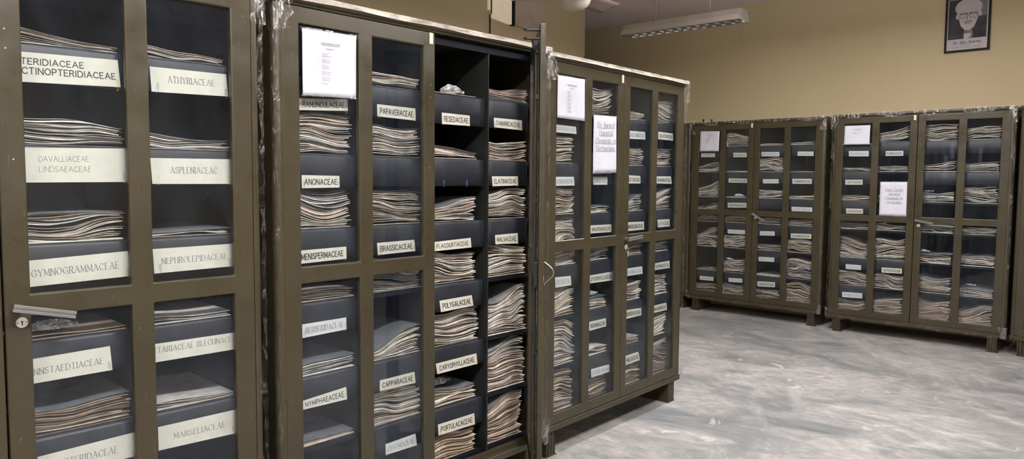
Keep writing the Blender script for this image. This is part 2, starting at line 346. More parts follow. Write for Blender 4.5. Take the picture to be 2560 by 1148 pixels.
CARDS = {
 (0, 2, 0): ([0.773, 1.772, 1.038, 1.778, 1.044, 1.701, 0.772, 1.692], 'PTERIDIACEAE|ACTINOPTERIDIACEAE', 'h'),
 (0, 2, 1): ([0.797, 1.518, 1.052, 1.524, 1.055, 1.426, 0.797, 1.424], 'DAVALLIACEAE|LINDSAEACEAE', 'p'),
 (0, 2, 2): ([0.798, 1.212, 1.051, 1.222, 1.056, 1.147, 0.799, 1.14], 'GYMNOGRAMMACEAE', 's'),
 (0, 2, 3): ([0.77, 0.94, 0.994, 0.946, 0.999, 0.874, 0.77, 0.872], 'DENNSTAEDTIACEAE', 's'),
 (0, 2, 4): ([0.801, 0.665, 1.057, 0.673, 1.057, 0.599, 0.802, 0.601], 'PTERIDACEAE', 's'),
 (0, 3, 0): ([1.126, 1.77, 1.361, 1.771, 1.367, 1.701, 1.13, 1.696], 'ATHYRIACEAE', 's'),
 (0, 3, 1): ([1.121, 1.498, 1.372, 1.5, 1.372, 1.42, 1.125, 1.42], 'ASPLENIACEAC', 's'),
 (0, 3, 2): ([1.121, 1.223, 1.371, 1.225, 1.369, 1.151, 1.124, 1.148], 'NEPHROLEPIDACEAE', 's'),
 (0, 3, 3): ([1.094, 0.932, 1.39, 0.931, 1.389, 0.875, 1.094, 0.875], 'VITTARIACEAE BLECHNACEAE', 's'),
 (0, 3, 4): ([1.123, 0.672, 1.371, 0.672, 1.371, 0.592, 1.123, 0.598], 'MARSELIACEAE', 's'),
 (1, 0, 0): ([0.119, 1.722, 0.325, 1.735, 0.325, 1.692, 0.118, 1.68], 'RANUNCULACEAE', 'h'),
 (1, 0, 1): ([0.125, 1.451, 0.285, 1.449, 0.286, 1.406, 0.126, 1.404], 'ANONACEAE', 'h'),
 (1, 0, 2): ([0.105, 1.181, 0.313, 1.183, 0.314, 1.137, 0.106, 1.133], 'MENISPERMACEAE', 'h'),
 (1, 0, 3): ([0.12, 0.913, 0.31, 0.913, 0.311, 0.867, 0.121, 0.863], 'BERBERIDACEAE', 's'),
 (1, 0, 4): ([0.115, 0.632, 0.307, 0.645, 0.312, 0.596, 0.116, 0.599], 'NYMPHAEACEAE', 'h'),
 (1, 1, 0): ([0.461, 1.728, 0.654, 1.725, 0.656, 1.676, 0.462, 1.681], 'PAPAVERACEAE', 'h'),
 (1, 1, 2): ([0.457, 1.188, 0.647, 1.19, 0.653, 1.143, 0.461, 1.14], 'BRASSICACEAE', 'h'),
 (1, 1, 4): ([0.467, 0.638, 0.647, 0.639, 0.652, 0.591, 0.467, 0.594], 'CAPPARACEAE', 'h'),
 (1, 1, 5): ([0.494, 0.371, 0.651, 0.375, 0.66, 0.323, 0.495, 0.326], 'CLEOMACEAE', 's'),
 (1, 2, 0): ([0.799, 1.719, 0.964, 1.717, 0.965, 1.672, 0.801, 1.671], 'RESEDACEAE', 'h'),
 (1, 2, 2): ([0.754, 1.174, 0.972, 1.18, 0.977, 1.137, 0.756, 1.135], 'FLACOURTIACEAE', 'h'),
 (1, 2, 3): ([0.786, 0.92, 0.98, 0.923, 0.991, 0.874, 0.795, 0.87], 'POLYGALACEAE', 'h'),
 (1, 2, 4): ([0.765, 0.651, 1.01, 0.654, 1.018, 0.605, 0.774, 0.604], 'CARYOPHYLLACEAE', 'h'),
 (1, 2, 5): ([0.777, 0.382, 0.998, 0.381, 1.004, 0.329, 0.781, 0.333], 'PORTULACACEAE', 'h'),
 (1, 3, 0): ([1.117, 1.718, 1.308, 1.718, 1.312, 1.671, 1.12, 1.675], 'TAMARICACEAE', 'h'),
 (1, 3, 1): ([1.106, 1.453, 1.283, 1.454, 1.286, 1.411, 1.111, 1.408], 'ELATINACEAE', 'h'),
 (1, 3, 2): ([1.129, 1.184, 1.286, 1.186, 1.289, 1.136, 1.132, 1.142], 'MALVACEAE.', 'h'),
 (2, 0, 0): ([0.13, 1.722, 0.315, 1.72, 0.323, 1.682, 0.131, 1.682], 'DROSERACEAE', 's'),
 (2, 0, 1): ([0.142, 1.454, 0.302, 1.455, 0.311, 1.409, 0.146, 1.407], 'STERCULIACEAE', 's'),
 (2, 0, 3): ([0.148, 0.931, 0.285, 0.926, 0.293, 0.876, 0.152, 0.876], 'TILIACEAE', 's'),
 (2, 1, 1): ([0.481, 1.456, 0.624, 1.457, 0.625, 1.412, 0.486, 1.412], 'LINACEAE', 's'),
 (2, 1, 2): ([0.461, 1.189, 0.673, 1.186, 0.678, 1.142, 0.466, 1.144], 'MALPIGHIACEAE', 'h'),
 (2, 1, 3): ([0.457, 0.911, 0.698, 0.912, 0.703, 0.861, 0.458, 0.867], 'ZYGOPHYLLACEAE', 'h'),
 (2, 1, 4): ([0.459, 0.651, 0.63, 0.649, 0.636, 0.602, 0.468, 0.6], 'GERANIACEAE', 'h'),
 (2, 1, 5): ([0.489, 0.379, 0.676, 0.373, 0.681, 0.328, 0.494, 0.33], 'OXALIDACEAE', 's'),
 (2, 2, 0): ([0.843, 1.727, 1.024, 1.729, 1.03, 1.684, 0.845, 1.68], 'BALSAMINACEAE', 's'),
 (2, 2, 1): ([0.83, 1.468, 0.978, 1.464, 0.984, 1.419, 0.832, 1.419], 'RUTACEAE', 'h'),
 (2, 2, 2): ([0.826, 1.191, 1.03, 1.188, 1.037, 1.139, 0.828, 1.138], 'SIMAROUBACEAE', 'h'),
 (2, 2, 3): ([0.831, 0.916, 1.021, 0.915, 1.028, 0.868, 0.832, 0.871], 'BALANITACEAE', 's'),
 (2, 2, 4): ([0.83, 0.668, 1.017, 0.659, 1.023, 0.614, 0.832, 0.614], 'BURSERACEAE', 'h'),
 (2, 2, 5): ([0.848, 0.391, 0.994, 0.391, 1.014, 0.335, 0.854, 0.334], 'MELIACEAE', 'h'),
 (2, 3, 0): ([1.181, 1.739, 1.369, 1.736, 1.376, 1.691, 1.183, 1.693], 'CELASTRACEAE', 'h'),
 (2, 3, 1): ([1.173, 1.463, 1.35, 1.464, 1.367, 1.416, 1.175, 1.419], 'RHAMNACEAE', 'h'),
 (2, 3, 2): ([1.194, 1.192, 1.346, 1.191, 1.353, 1.144, 1.201, 1.144], 'VITACEAE', 'h'),
 (2, 3, 3): ([1.17, 0.92, 1.358, 0.922, 1.365, 0.875, 1.172, 0.877], 'SAPINDACEAE', 'h'),
 (2, 3, 4): ([1.151, 0.653, 1.328, 0.653, 1.34, 0.605, 1.153, 0.607], 'ANACARDIACEAE', 'h'),
 (3, 0, 0): ([0.107, 1.734, 0.271, 1.731, 0.272, 1.688, 0.108, 1.69], 'LEGUMINOSAE', 's'),
 (3, 0, 5): ([0.126, 0.383, 0.29, 0.384, 0.291, 0.34, 0.127, 0.339], 'DATISCACEAE', 's'),
 (3, 1, 0): ([0.483, 1.732, 0.631, 1.729, 0.633, 1.683, 0.485, 1.685], 'ROSACEAE', 'h'),
 (3, 1, 1): ([0.437, 1.46, 0.646, 1.457, 0.647, 1.413, 0.438, 1.415], 'SAXIFRAGACEAE', 'h'),
 (3, 1, 2): ([0.435, 1.2, 0.647, 1.203, 0.649, 1.153, 0.436, 1.148], 'RHIZOPHORACEAE', 'h'),
 (3, 1, 3): ([0.443, 0.914, 0.638, 0.914, 0.639, 0.872, 0.444, 0.871], 'COMBRETACEAE', 's'),
 (3, 1, 5): ([0.468, 0.392, 0.622, 0.398, 0.624, 0.356, 0.469, 0.349], 'MYRTACEAE', 's'),
 (3, 2, 0): ([0.794, 1.734, 0.983, 1.731, 0.984, 1.686, 0.795, 1.689], 'MELASTOMATACEAE', 's'),
 (3, 2, 1): ([0.818, 1.454, 0.983, 1.455, 0.985, 1.412, 0.82, 1.41], 'LYTHRACEAE', 's'),
 (3, 2, 3): ([0.801, 0.914, 0.959, 0.919, 0.96, 0.875, 0.802, 0.87], 'ONAGRACEAE', 's'),
 (3, 2, 4): ([0.796, 0.646, 0.963, 0.649, 0.965, 0.604, 0.797, 0.6], 'TRAPACEAE', 's'),
 (3, 2, 5): ([0.791, 0.387, 0.98, 0.396, 0.981, 0.344, 0.793, 0.334], 'SAMYDACEAE', 'h'),
 (3, 3, 0): ([1.169, 1.732, 1.327, 1.728, 1.328, 1.685, 1.17, 1.689], 'LOASACEAE', 's'),
 (3, 3, 1): ([1.125, 1.46, 1.319, 1.459, 1.32, 1.41, 1.127, 1.409], 'TURNERACEAE', 'h'),
 (3, 3, 2): ([1.126, 1.178, 1.334, 1.177, 1.336, 1.133, 1.128, 1.134], 'PASSIFLORACEAE', 's'),
 (3, 3, 3): ([1.128, 0.909, 1.334, 0.913, 1.335, 0.865, 1.129, 0.861], 'CUCURBITACEAE', 'h'),
 (4, 0, 0): ([0.138, 1.724, 0.315, 1.721, 0.316, 1.671, 0.14, 1.674], 'BEGONIACEAE', 's'),
 (4, 0, 1): ([0.116, 1.453, 0.27, 1.454, 0.272, 1.407, 0.118, 1.406], 'CACTACEAE', 'h'),
 (4, 0, 2): ([0.133, 1.181, 0.284, 1.181, 0.286, 1.135, 0.135, 1.133], 'AIZOACEAE', 'h'),
 (4, 0, 4): ([0.148, 0.65, 0.286, 0.65, 0.288, 0.605, 0.15, 0.604], 'APIACEAE', 's'),
 (4, 0, 5): ([0.125, 0.381, 0.306, 0.387, 0.308, 0.338, 0.127, 0.331], 'ALANGIACEAE', 's'),
 (4, 1, 0): ([0.461, 1.718, 0.608, 1.717, 0.61, 1.672, 0.463, 1.672], 'RUBIACEAE', 'h'),
 (4, 1, 4): ([0.467, 0.646, 0.64, 0.649, 0.641, 0.602, 0.469, 0.598], 'ASTERACEAE', 'h'),
}
NOTICES = {
 'list_a': (1, [0.107, 1.959, 0.334, 1.964, 0.33, 1.735, 0.107, 1.728]),
 'list_b': (2, [0.095, 1.963, 0.331, 1.966, 0.332, 1.749, 0.095, 1.752]),
 'aware': (2, [0.416, 1.786, 0.64, 1.792, 0.645, 1.48, 0.417, 1.473]),
 'list_c': (3, [0.112, 1.969, 0.34, 1.964, 0.337, 1.75, 0.11, 1.752]),
 'list_d': (4, [0.107, 1.958, 0.333, 1.956, 0.332, 1.78, 0.104, 1.783]),
 'touch': (4, [0.438, 1.435, 0.664, 1.437, 0.667, 1.127, 0.438, 1.128]),
}
# stroke glyphs on a box 0..1 wide, 0..1 high (baseline 0, cap 1); polylines
G = {
'A': (.9,[[(0,0),(.45,1),(.9,0)],[(.18,.36),(.72,.36)]]),
'B': (.72,[[(0,0),(0,1),(.45,1),(.62,.9),(.62,.64),(.45,.53),(0,.53)],[(.45,.53),(.7,.4),(.7,.13),(.5,0),(0,0)]]),
'C': (.82,[[(.8,.8),(.62,.96),(.4,1),(.16,.88),(0,.62),(0,.38),(.16,.12),(.4,0),(.62,.04),(.8,.2)]]),
'D': (.82,[[(0,0),(0,1),(.4,1),(.68,.86),(.82,.62),(.82,.38),(.68,.14),(.4,0),(0,0)]]),
'E': (.62,[[(.6,1),(0,1),(0,0),(.62,0)],[(0,.52),(.5,.52)]]),
'F': (.6,[[(.6,1),(0,1),(0,0)],[(0,.52),(.5,.52)]]),
'G': (.85,[[(.8,.8),(.62,.96),(.4,1),(.16,.88),(0,.62),(0,.38),(.16,.12),(.4,0),(.66,.04),(.82,.18),(.82,.44),(.5,.44)]]),
'H': (.75,[[(0,0),(0,1)],[(.75,0),(.75,1)],[(0,.52),(.75,.52)]]),
'I': (.1,[[(.05,0),(.05,1)]]),
'J': (.5,[[(.45,1),(.45,.2),(.3,.02),(.12,.02),(0,.2)]]),
'K': (.75,[[(0,0),(0,1)],[(.7,1),(0,.42)],[(.25,.62),(.75,0)]]),
'L': (.58,[[(0,1),(0,0),(.58,0)]]),
'M': (.92,[[(0,0),(.04,1),(.46,.15),(.88,1),(.92,0)]]),
'N': (.78,[[(0,0),(0,1),(.78,0),(.78,1)]]),
'O': (.9,[[(.45,1),(.18,.9),(0,.62),(0,.38),(.18,.1),(.45,0),(.72,.1),(.9,.38),(.9,.62),(.72,.9),(.45,1)]]),
'P': (.65,[[(0,0),(0,1),(.42,1),(.63,.88),(.63,.6),(.42,.47),(0,.47)]]),
'R': (.7,[[(0,0),(0,1),(.42,1),(.63,.88),(.63,.62),(.42,.5),(0,.5)],[(.38,.5),(.7,0)]]),
'S': (.62,[[(.58,.84),(.44,.98),(.2,1),(.04,.86),(.05,.66),(.2,.55),(.44,.46),(.6,.32),(.58,.13),(.4,0),(.16,.02),(0,.18)]]),
'T': (.72,[[(0,1),(.72,1)],[(.36,1),(.36,0)]]),
'U': (.76,[[(0,1),(0,.28),(.12,.06),(.38,0),(.64,.06),(.76,.28),(.76,1)]]),
'V': (.82,[[(0,1),(.41,0),(.82,1)]]),
'X': (.8,[[(0,1),(.8,0)],[(.8,1),(0,0)]]),
'Y': (.8,[[(0,1),(.4,.48),(.8,1)],[(.4,.48),(.4,0)]]),
'Z': (.68,[[(0,1),(.68,1),(0,0),(.68,0)]]),
'a': (.5,[[(.05,.5),(.15,.63),(.35,.65),(.44,.52),(.44,0)],[(.44,.38),(.12,.33),(0,.18),(.1,.02),(.28,0),(.44,.14)]]),
'b': (.52,[[(0,1),(0,0),(.3,0),(.5,.16),(.52,.45),(.36,.64),(.14,.6),(0,.45)]]),
'c': (.48,[[(.46,.5),(.32,.64),(.12,.58),(0,.35),(.08,.1),(.26,0),(.46,.12)]]),
'e': (.5,[[(.02,.36),(.5,.36),(.46,.55),(.26,.65),(.08,.56),(0,.32),(.1,.07),(.28,0),(.48,.12)]]),
'f': (.36,[[(.38,.92),(.26,1),(.14,.9),(.14,0)],[(0,.62),(.32,.62)]]),
'h': (.5,[[(0,0),(0,1)],[(0,.48),(.2,.64),(.4,.62),(.5,.48),(.5,0)]]),
'i': (.1,[[(.05,0),(.05,.64)],[(.05,.86),(.05,.94)]]),
'l': (.1,[[(.05,0),(.05,1)]]),
'm': (.84,[[(0,0),(0,.64)],[(0,.48),(.16,.64),(.34,.62),(.42,.48),(.42,0)],[(.42,.48),(.58,.64),(.76,.62),(.84,.48),(.84,0)]]),
'n': (.5,[[(0,0),(0,.64)],[(0,.48),(.2,.64),(.4,.62),(.5,.48),(.5,0)]]),
'o': (.52,[[(.26,.65),(.07,.56),(0,.33),(.07,.09),(.26,0),(.45,.09),(.52,.33),(.45,.56),(.26,.65)]]),
'r': (.36,[[(0,0),(0,.64)],[(0,.42),(.14,.6),(.34,.62)]]),
's': (.4,[[(.38,.54),(.24,.65),(.06,.6),(.04,.42),(.34,.27),(.38,.1),(.2,0),(0,.1)]]),
't': (.34,[[(.14,.88),(.14,.1),(.24,0),(.36,.06)],[(0,.62),(.32,.62)]]),
'u': (.5,[[(0,.64),(0,.16),(.12,0),(.32,.02),(.48,.16)],[(.5,.64),(.5,0)]]),
'v': (.5,[[(0,.64),(.25,0),(.5,.64)]]),
'w': (.76,[[(0,.64),(.19,0),(.38,.62),(.57,0),(.76,.64)]]),
'!': (.1,[[(.05,1),(.05,.28)],[(.05,.09),(.05,0)]]),
'.': (.1,[[(.05,.09),(.05,0)]]),
"'": (.1,[[(.05,1),(.03,.78)]]),
'2': (.6,[[(.02,.78),(.14,.96),(.4,1),(.56,.86),(.56,.66),(0,0),(.6,0)]]),
'3': (.6,[[(.04,.9),(.3,1),(.54,.88),(.52,.64),(.26,.54),(.56,.42),(.58,.15),(.32,0),(.02,.1)]]),
'4': (.6,[[(.44,0),(.44,1),(0,.3),(.6,.3)]]),
'5': (.6,[[(.54,1),(.08,1),(.06,.58),(.36,.62),(.58,.42),(.56,.16),(.32,0),(.02,.08)]]),
'6': (.6,[[(.5,.95),(.2,.85),(.02,.5),(.04,.14),(.28,0),(.54,.12),(.56,.42),(.32,.56),(.04,.4)]]),
'1': (.2,[[(0,.82),(.14,1),(.14,0)]]),
'9': (.6,[[(.08,.05),(.4,.15),(.58,.5),(.56,.86),(.32,1),(.06,.88),(.04,.58),(.28,.44),(.56,.6)]]),
'8': (.6,[[(.3,.54),(.06,.7),(.1,.94),(.3,1),(.5,.94),(.54,.7),(.3,.54),(.02,.36),(.06,.08),(.3,0),(.54,.08),(.58,.36),(.3,.54)]]),
'-': (.4,[[(0,.42),(.4,.42)]]),
'(': (.2,[[(.2,1.05),(0,.6),(.2,-.05)]]),
')': (.2,[[(0,1.05),(.2,.6),(0,-.05)]]),
'7': (.6,[[(.02,1),(.58,1),(.2,0)]]),
'0': (.6,[[(.3,1),(.06,.85),(.02,.5),(.06,.15),(.3,0),(.54,.15),(.58,.5),(.54,.85),(.3,1)]]),
'd': (.52,[[(.52,1),(.52,0),(.22,0),(.02,.16),(0,.45),(.16,.64),(.38,.6),(.52,.45)]]),
'g': (.5,[[(.48,.62),(.5,-.1),(.36,-.3),(.1,-.26)],[(.5,.45),(.34,.63),(.12,.58),(0,.35),(.08,.1),(.28,.02),(.5,.18)]]),
'k': (.46,[[(0,0),(0,1)],[(.44,.64),(0,.26)],[(.16,.4),(.46,0)]]),
'p': (.52,[[(0,.64),(0,-.3)],[(0,.45),(.18,.63),(.4,.58),(.52,.33),(.44,.08),(.26,0),(0,.16)]]),
'y': (.5,[[(0,.64),(.26,.04)],[(.5,.64),(.14,-.3)]]),
' ': (.35,[]),
}

# ---------------------------------------------------------------- steel cabinets
W, H, ZB, DEP = 1.456, 2.064, 0.135, 0.50
SHELF = [1.80, 1.527, 1.256, 0.987, 0.714, 0.448, 0.200]
PX = [0.0973, 0.3479, 0.4107, 0.6651]
PZ = [0.2231, 1.0659, 1.126, 1.973]           # lower pane, upper pane
DOOR_W, DZ0, DZ1 = 0.696, 0.168, 2.032
COLX = [(0.036, 0.381), (0.387, 0.725), (0.731, 1.069), (1.075, 1.420)]
CABS = [((-1.8378, 1.4042), 45.97), ((-0.8059, 2.5338), 47.84), ((0.1594, 3.7034), 49.25), ((1.9625, 8.2225), -42.69), ((3.0482, 7.1150), -41.99)]

def rounded_post(x0, x1, out):
    """plan outline of a side panel with a rounded front edge on its outer side"""
    r = 0.026; pts = []
    if out < 0:
        for a in range(0, 91, 15):
            t = math.radians(180 + a); pts.append((x0 + r + r * math.cos(t), r + r * math.sin(t)))
        pts += [(x1, 0.0), (x1, 0.028), (x0 + 0.004, 0.05), (x0 + 0.004, DEP), (x0, DEP)]
    else:
        for a in range(0, 91, 15):
            t = math.radians(270 + a); pts.append((x1 - r + r * math.cos(t), r + r * math.sin(t)))
        pts += [(x1, DEP), (x1 - 0.004, DEP), (x1 - 0.004, 0.05), (x0, 0.028), (x0, 0.0)]
    return pts

MESH = {}
def cab_meshes():
    m = M['paint']; d = M['inner']
    MESH['side_l'] = MB().prism(rounded_post(0.0, 0.030, -1), 2, ZB, H - 0.004, m).mesh('side_panel')
    MESH['side_r'] = MB().prism(rounded_post(W - 0.030, W, 1), 2, ZB, H - 0.004, m).mesh('side_panel')
    prof = [(DEP, 2.034), (0.0, 2.034), (-0.002, 2.040), (-0.010, 2.045), (-0.013, 2.053), (-0.010, 2.061), (-0.002, 2.066), (0.03, H), (DEP, H)]
    MESH['top'] = MB().prism(prof, 0, -0.004, W + 0.004, m).mesh('top_panel')
    prof = [(DEP, 0.166), (0.0, 0.166), (-0.003, 0.163), (-0.003, 0.158), (0.0, 0.155), (0.0, ZB), (DEP, ZB)]
    MESH['bottom'] = MB().prism(prof, 0, 0.0, W, m).mesh('bottom_panel')
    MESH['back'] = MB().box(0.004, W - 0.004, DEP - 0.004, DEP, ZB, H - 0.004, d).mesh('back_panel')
    jm = MB(); jm.box(0.030, 0.062, 0.027, 0.033, 0.166, 2.034, M['door_inner']); MESH['jamb_l'] = jm.mesh('jamb')
    jm = MB(); jm.box(W - 0.062, W - 0.030, 0.027, 0.033, 0.166, 2.034, M['door_inner']); MESH['jamb_r'] = jm.mesh('jamb')
    jm = MB(); jm.box(0.062, W - 0.062, 0.027, 0.033, 1.996, 2.034, M['inner']); MESH['head'] = jm.mesh('head_rail')
    jm = MB(); jm.box(0.062, W - 0.062, 0.027, 0.033, 0.166, 0.190, M['paint']); MESH['foot'] = jm.mesh('foot_rail')
    for i, x in enumerate((0.384, 0.728, 1.072)):
        MESH['div%d' % i] = MB().box(x - .003, x + .003, 0.030, DEP - .005, 0.19, 2.03, M['door_inner']).mesh('divider')
    for c, (a, b) in enumerate(COLX):
        for z in SHELF:
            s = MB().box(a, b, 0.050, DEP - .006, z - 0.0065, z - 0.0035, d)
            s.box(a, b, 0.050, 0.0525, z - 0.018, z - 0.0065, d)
            MESH['shelf', c, z] = s.mesh('shelf')
    # leg: a fluted steel channel running front to back
    def leg(x):
        p = []
        xs = [0, .008, .012, .018, .022, .032, .036, .042, .046, .056, .060, .068, .072]
        ys = [0, 0, .008, .008, 0, 0, .008, .008, 0, 0, .008, .008, .0]
        pts = [(x + a, 0.012 + b) for a, b in zip(xs, ys)] + [(x + .072, 0.30), (x, 0.30)]
        s = MB().prism(pts, 2, 0.0, ZB - 0.001, m)
        s.box(x - .004, x + .084, 0.010, 0.04, 0.0, 0.004, m)
        return s.mesh('leg')
    MESH['leg_l'] = leg(0.055); MESH['leg_r'] = leg(W - 0.127)
    # one door, hinge line at x = 0, reaching to x = -DOOR_W
    xs = [-DOOR_W] + [-DOOR_W + (p - 0.030) for p in PX] + [0.0]
    xs = [-DOOR_W] + [-(PX[3] - .030), -(PX[2] - .030), -(PX[1] - .030), -(PX[0] - .030)] + [0.0]
    zs = [DZ0] + PZ + [DZ1]
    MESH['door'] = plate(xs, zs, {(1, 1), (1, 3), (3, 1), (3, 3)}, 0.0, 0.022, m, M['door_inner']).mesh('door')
    panes = []
    for (a, b) in ((xs[1], xs[2]), (xs[3], xs[4])):
        for (c, e) in ((zs[1], zs[2]), (zs[3], zs[4])):
            panes.append(MB().box(a - .003, b + .003, 0.0105, 0.0135, c - .003, e + .003, M['glass']).mesh('glass_pane'))
    MESH['panes'] = panes
    # pressed bead round each pane opening: a thin rounded lip
    hb = MB()
    prof = [(-0.034 + 0.0, 0.0)]
    hb.box(0.0, 0.150, -0.040, -0.030, -0.010, -0.0015, M['chrome']); hb.box(0.0, 0.150, -0.040, -0.030, 0.0015, 0.010, M['chrome'])
    hb.box(0.002, 0.148, -0.036, -0.030, -0.002, 0.002, M['chrome'])
    hb.box(0.006, 0.028, -0.032, 0.001, -0.008, 0.008, M['chrome'])
    MESH['handle'] = hb.mesh('handle')
    kp = MB(); n = 24
    kp.prism([(0.014 * math.cos(2 * math.pi * i / n), 0.014 * math.sin(2 * math.pi * i / n)) for i in range(n)], 1, -0.0025, 0.0005, M['plate'])
    MESH['plate'] = kp.mesh('lock_plate')
    kh = MB(); n = 12
    kh.prism([(0.0025 * math.cos(2 * math.pi * i / n), 0.002 + 0.0025 * math.sin(2 * math.pi * i / n)) for i in range(n)], 1, -0.0030, -0.0020, M['dark'])
    kh.box(-0.0012, 0.0012, -0.0030, -0.0020, -0.008, 0.002, M['dark'])
    for sx in (-1, 1):
        kh.prism([(sx * .0105 + 0.0015 * math.cos(2 * math.pi * i / n), 0.0015 * math.sin(2 * math.pi * i / n)) for i in range(n)], 1, -0.0034, -0.0020, M['dark'])
    MESH['keyhole'] = kh.mesh('keyhole')
    MESH['seal'] = MB().box(0.694, 0.712, -0.0035, -0.0005, 1.985, 2.030, M['seal']).mesh('tape_seal')
cab_meshes()

CAB_LABEL = ['nearest olive steel herbarium cabinet, cut off by the left edge, with large fern family cards',
             'olive steel herbarium cabinet whose right door stands open',
             'olive steel herbarium cabinet carrying the Be Aware notice on its glass door',
             'dark olive steel cabinet with two black knobs on top, left of the Dont Touch cabinet',
             'dark olive steel herbarium cabinet by the wall carrying the Dont Touch notice']
CAB_SHORT = ['nearest cabinet', 'open-door cabinet', 'Be Aware cabinet', 'two-knob cabinet', 'Dont Touch cabinet']

def bev(o, w=0.004, seg=2):
    b = o.modifiers.new('bevel', 'BEVEL'); b.width = w; b.segments = seg; b.limit_method = 'ANGLE'; b.angle_limit = math.radians(40)
    return o

def cabinet(origin, yaw, label, open_right=False, handle_tilt=-12.0, cols=(0, 1, 2, 3)):
    root = bpy.data.objects.new('steel_cabinet', None); COL.objects.link(root)
    root.location = (*origin, 0); root.rotation_euler = (0, 0, math.radians(yaw))
    tag(root, label, 'cabinet', 'steel herbarium cabinets')
    for k, nm in (('side_l', 'side_panel'), ('side_r', 'side_panel'), ('top', 'top_panel'), ('bottom', 'bottom_panel'), ('back', 'back_panel'),
                  ('jamb_l', 'jamb'), ('jamb_r', 'jamb'), ('head', 'head_rail'), ('foot', 'foot_rail'),
                  ('div0', 'divider'), ('div1', 'divider'), ('div2', 'divider'), ('leg_l', 'leg'), ('leg_r', 'leg')):
        link(nm, MESH[k], root)
    for c in cols:
        for z in SHELF: link('shelf', MESH['shelf', c, z], root)
    tag(link('tape_seal', MESH['seal'], root), 'yellowed paper seal on the top rail')
    for side in (0, 1):
        dr = bev(link('door', MESH['door'], root), 0.0045, 3)
        if side == 0:
            dr.location = (0.030 + DOOR_W, 0, 0)     # same plate, hinge side at the other end
            dr.location = (0.030, 0, 0); dr.scale = (-1, 1, 1)
        else:
            dr.location = (W - 0.030, 0, 0)
            if open_right:
                dr.location = (1.360, 0.012, 0); dr.rotation_euler = (0, 0, math.radians(44.3))
        for pm in MESH['panes']: link('glass_pane', pm, dr)
        if side == 1:
            hd = link('handle', MESH['handle'], dr) if not open_right else None
            if hd:
                bev(hd, .001, 1); hd.location = (-DOOR_W + 0.012, 0, 1.098); hd.rotation_euler = (0, math.radians(handle_tilt), 0)
                tag(hd, 'dull chrome bar handle')
            kp = link('lock_plate', MESH['plate'], dr); kp.location = (-DOOR_W + 0.038, 0, 1.052)
            kh = link('keyhole', MESH['keyhole'], dr); kh.location = (-DOOR_W + 0.038, 0, 1.052)
            if open_right:
                lev = MB()
                P = []
                for i in range(13):
                    a = i / 12.0
                    P.append((-DOOR_W + .045, -0.004 - 0.036 * math.sin(math.pi * min(1, a * 1.1)), 1.118 - 0.092 * a))
                P2 = []
                for k, p in enumerate(P):
                    wd = .006 + .004 * math.sin(math.pi * k / 12)
                    P2.append([(p[0] - wd, p[1], p[2]), (p[0] - wd, p[1] - .004, p[2]), (p[0] + wd, p[1] - .004, p[2]), (p[0] + wd, p[1], p[2]), (p[0] - wd, p[1], p[2])])
                lev.grid(P2, M['chrome'])
                tag(lev.obj('handle', dr, smooth=True), 'curved chrome lever handle')
                # locking rods and tongues on the inner face
                rod = MB()
                rod.tube([(-DOOR_W + .040, 0.030, 0.20), (-DOOR_W + .040, 0.030, 1.95)], 0.0045, M['door_inner'])
                for zz in (0.35, 0.75, 1.35, 1.75): rod.box(-DOOR_W + .030, -DOOR_W + .050, .0215, .036, zz, zz + .018, M['door_inner'])
                rod.obj('locking_rod', dr)
                case = MB().box(-DOOR_W + .018, -DOOR_W + .085, .0215, .038, 1.02, 1.12, M['door_inner'])
                case.obj('lock_case', dr, bevel=.002)
                for zz, ln in ((2.008, .050), (1.975, .050)):
                    tg = MB()
                    xx = -DOOR_W + .03
                    tg.prism([(xx - .012, .022), (xx + .012, .022), (xx + .010, .022 + ln), (xx, .022 + ln + .012), (xx - .010, .022 + ln)], 2, zz, zz + .006, M['door_inner'])
                    if zz < 2.0:
                        tg.tube([(xx, .05, zz), (xx, .046, zz - .03), (xx, .036, zz - .046), (xx, .020, zz - .05)], .005, M['door_inner'])
                    tg.obj('latch_tongue', dr)
                for zz in (1.86, 1.30, 0.88, 0.36):
                    hg = MB().box(-0.012, 0.012, .0225, .032, zz, zz + .07, M['inner']); hg.obj('hinge', dr)
    return root

ROOTS = []
for i, (o, y) in enumerate(CABS):
    ROOTS.append(cabinet(o, y, CAB_LABEL[i], open_right=(i == 1), handle_tilt=(14, 0, -3, 28, 10)[i], cols=(2, 3) if i == 0 else (0, 1, 2, 3)))
def place(o, ci, loc=(0, 0, 0)):
    """put a loose thing at a spot measured in a cabinet's own frame"""
    (ox, oy), yaw = CABS[ci]; a = math.radians(yaw)
    x, y, z = loc
    o.location = (ox + x * math.cos(a) - y * math.sin(a), oy + x * math.sin(a) + y * math.cos(a), z)
    o.rotation_euler = (0, 0, a)
    return o
def neighbour(ci, dx, dy, label):
    (ox, oy), yaw = CABS[ci]; a = math.radians(yaw)
    return cabinet((ox + dx * math.cos(a) - dy * math.sin(a), oy + dx * math.sin(a) + dy * math.cos(a)), yaw, label, cols=())
neighbour(3, -1.476, 0.03, 'dark steel cabinet mostly hidden behind the Be Aware cabinet')
neighbour(4, 1.487, 0.0, 'dark steel cabinet cut off by the right edge of the photo')

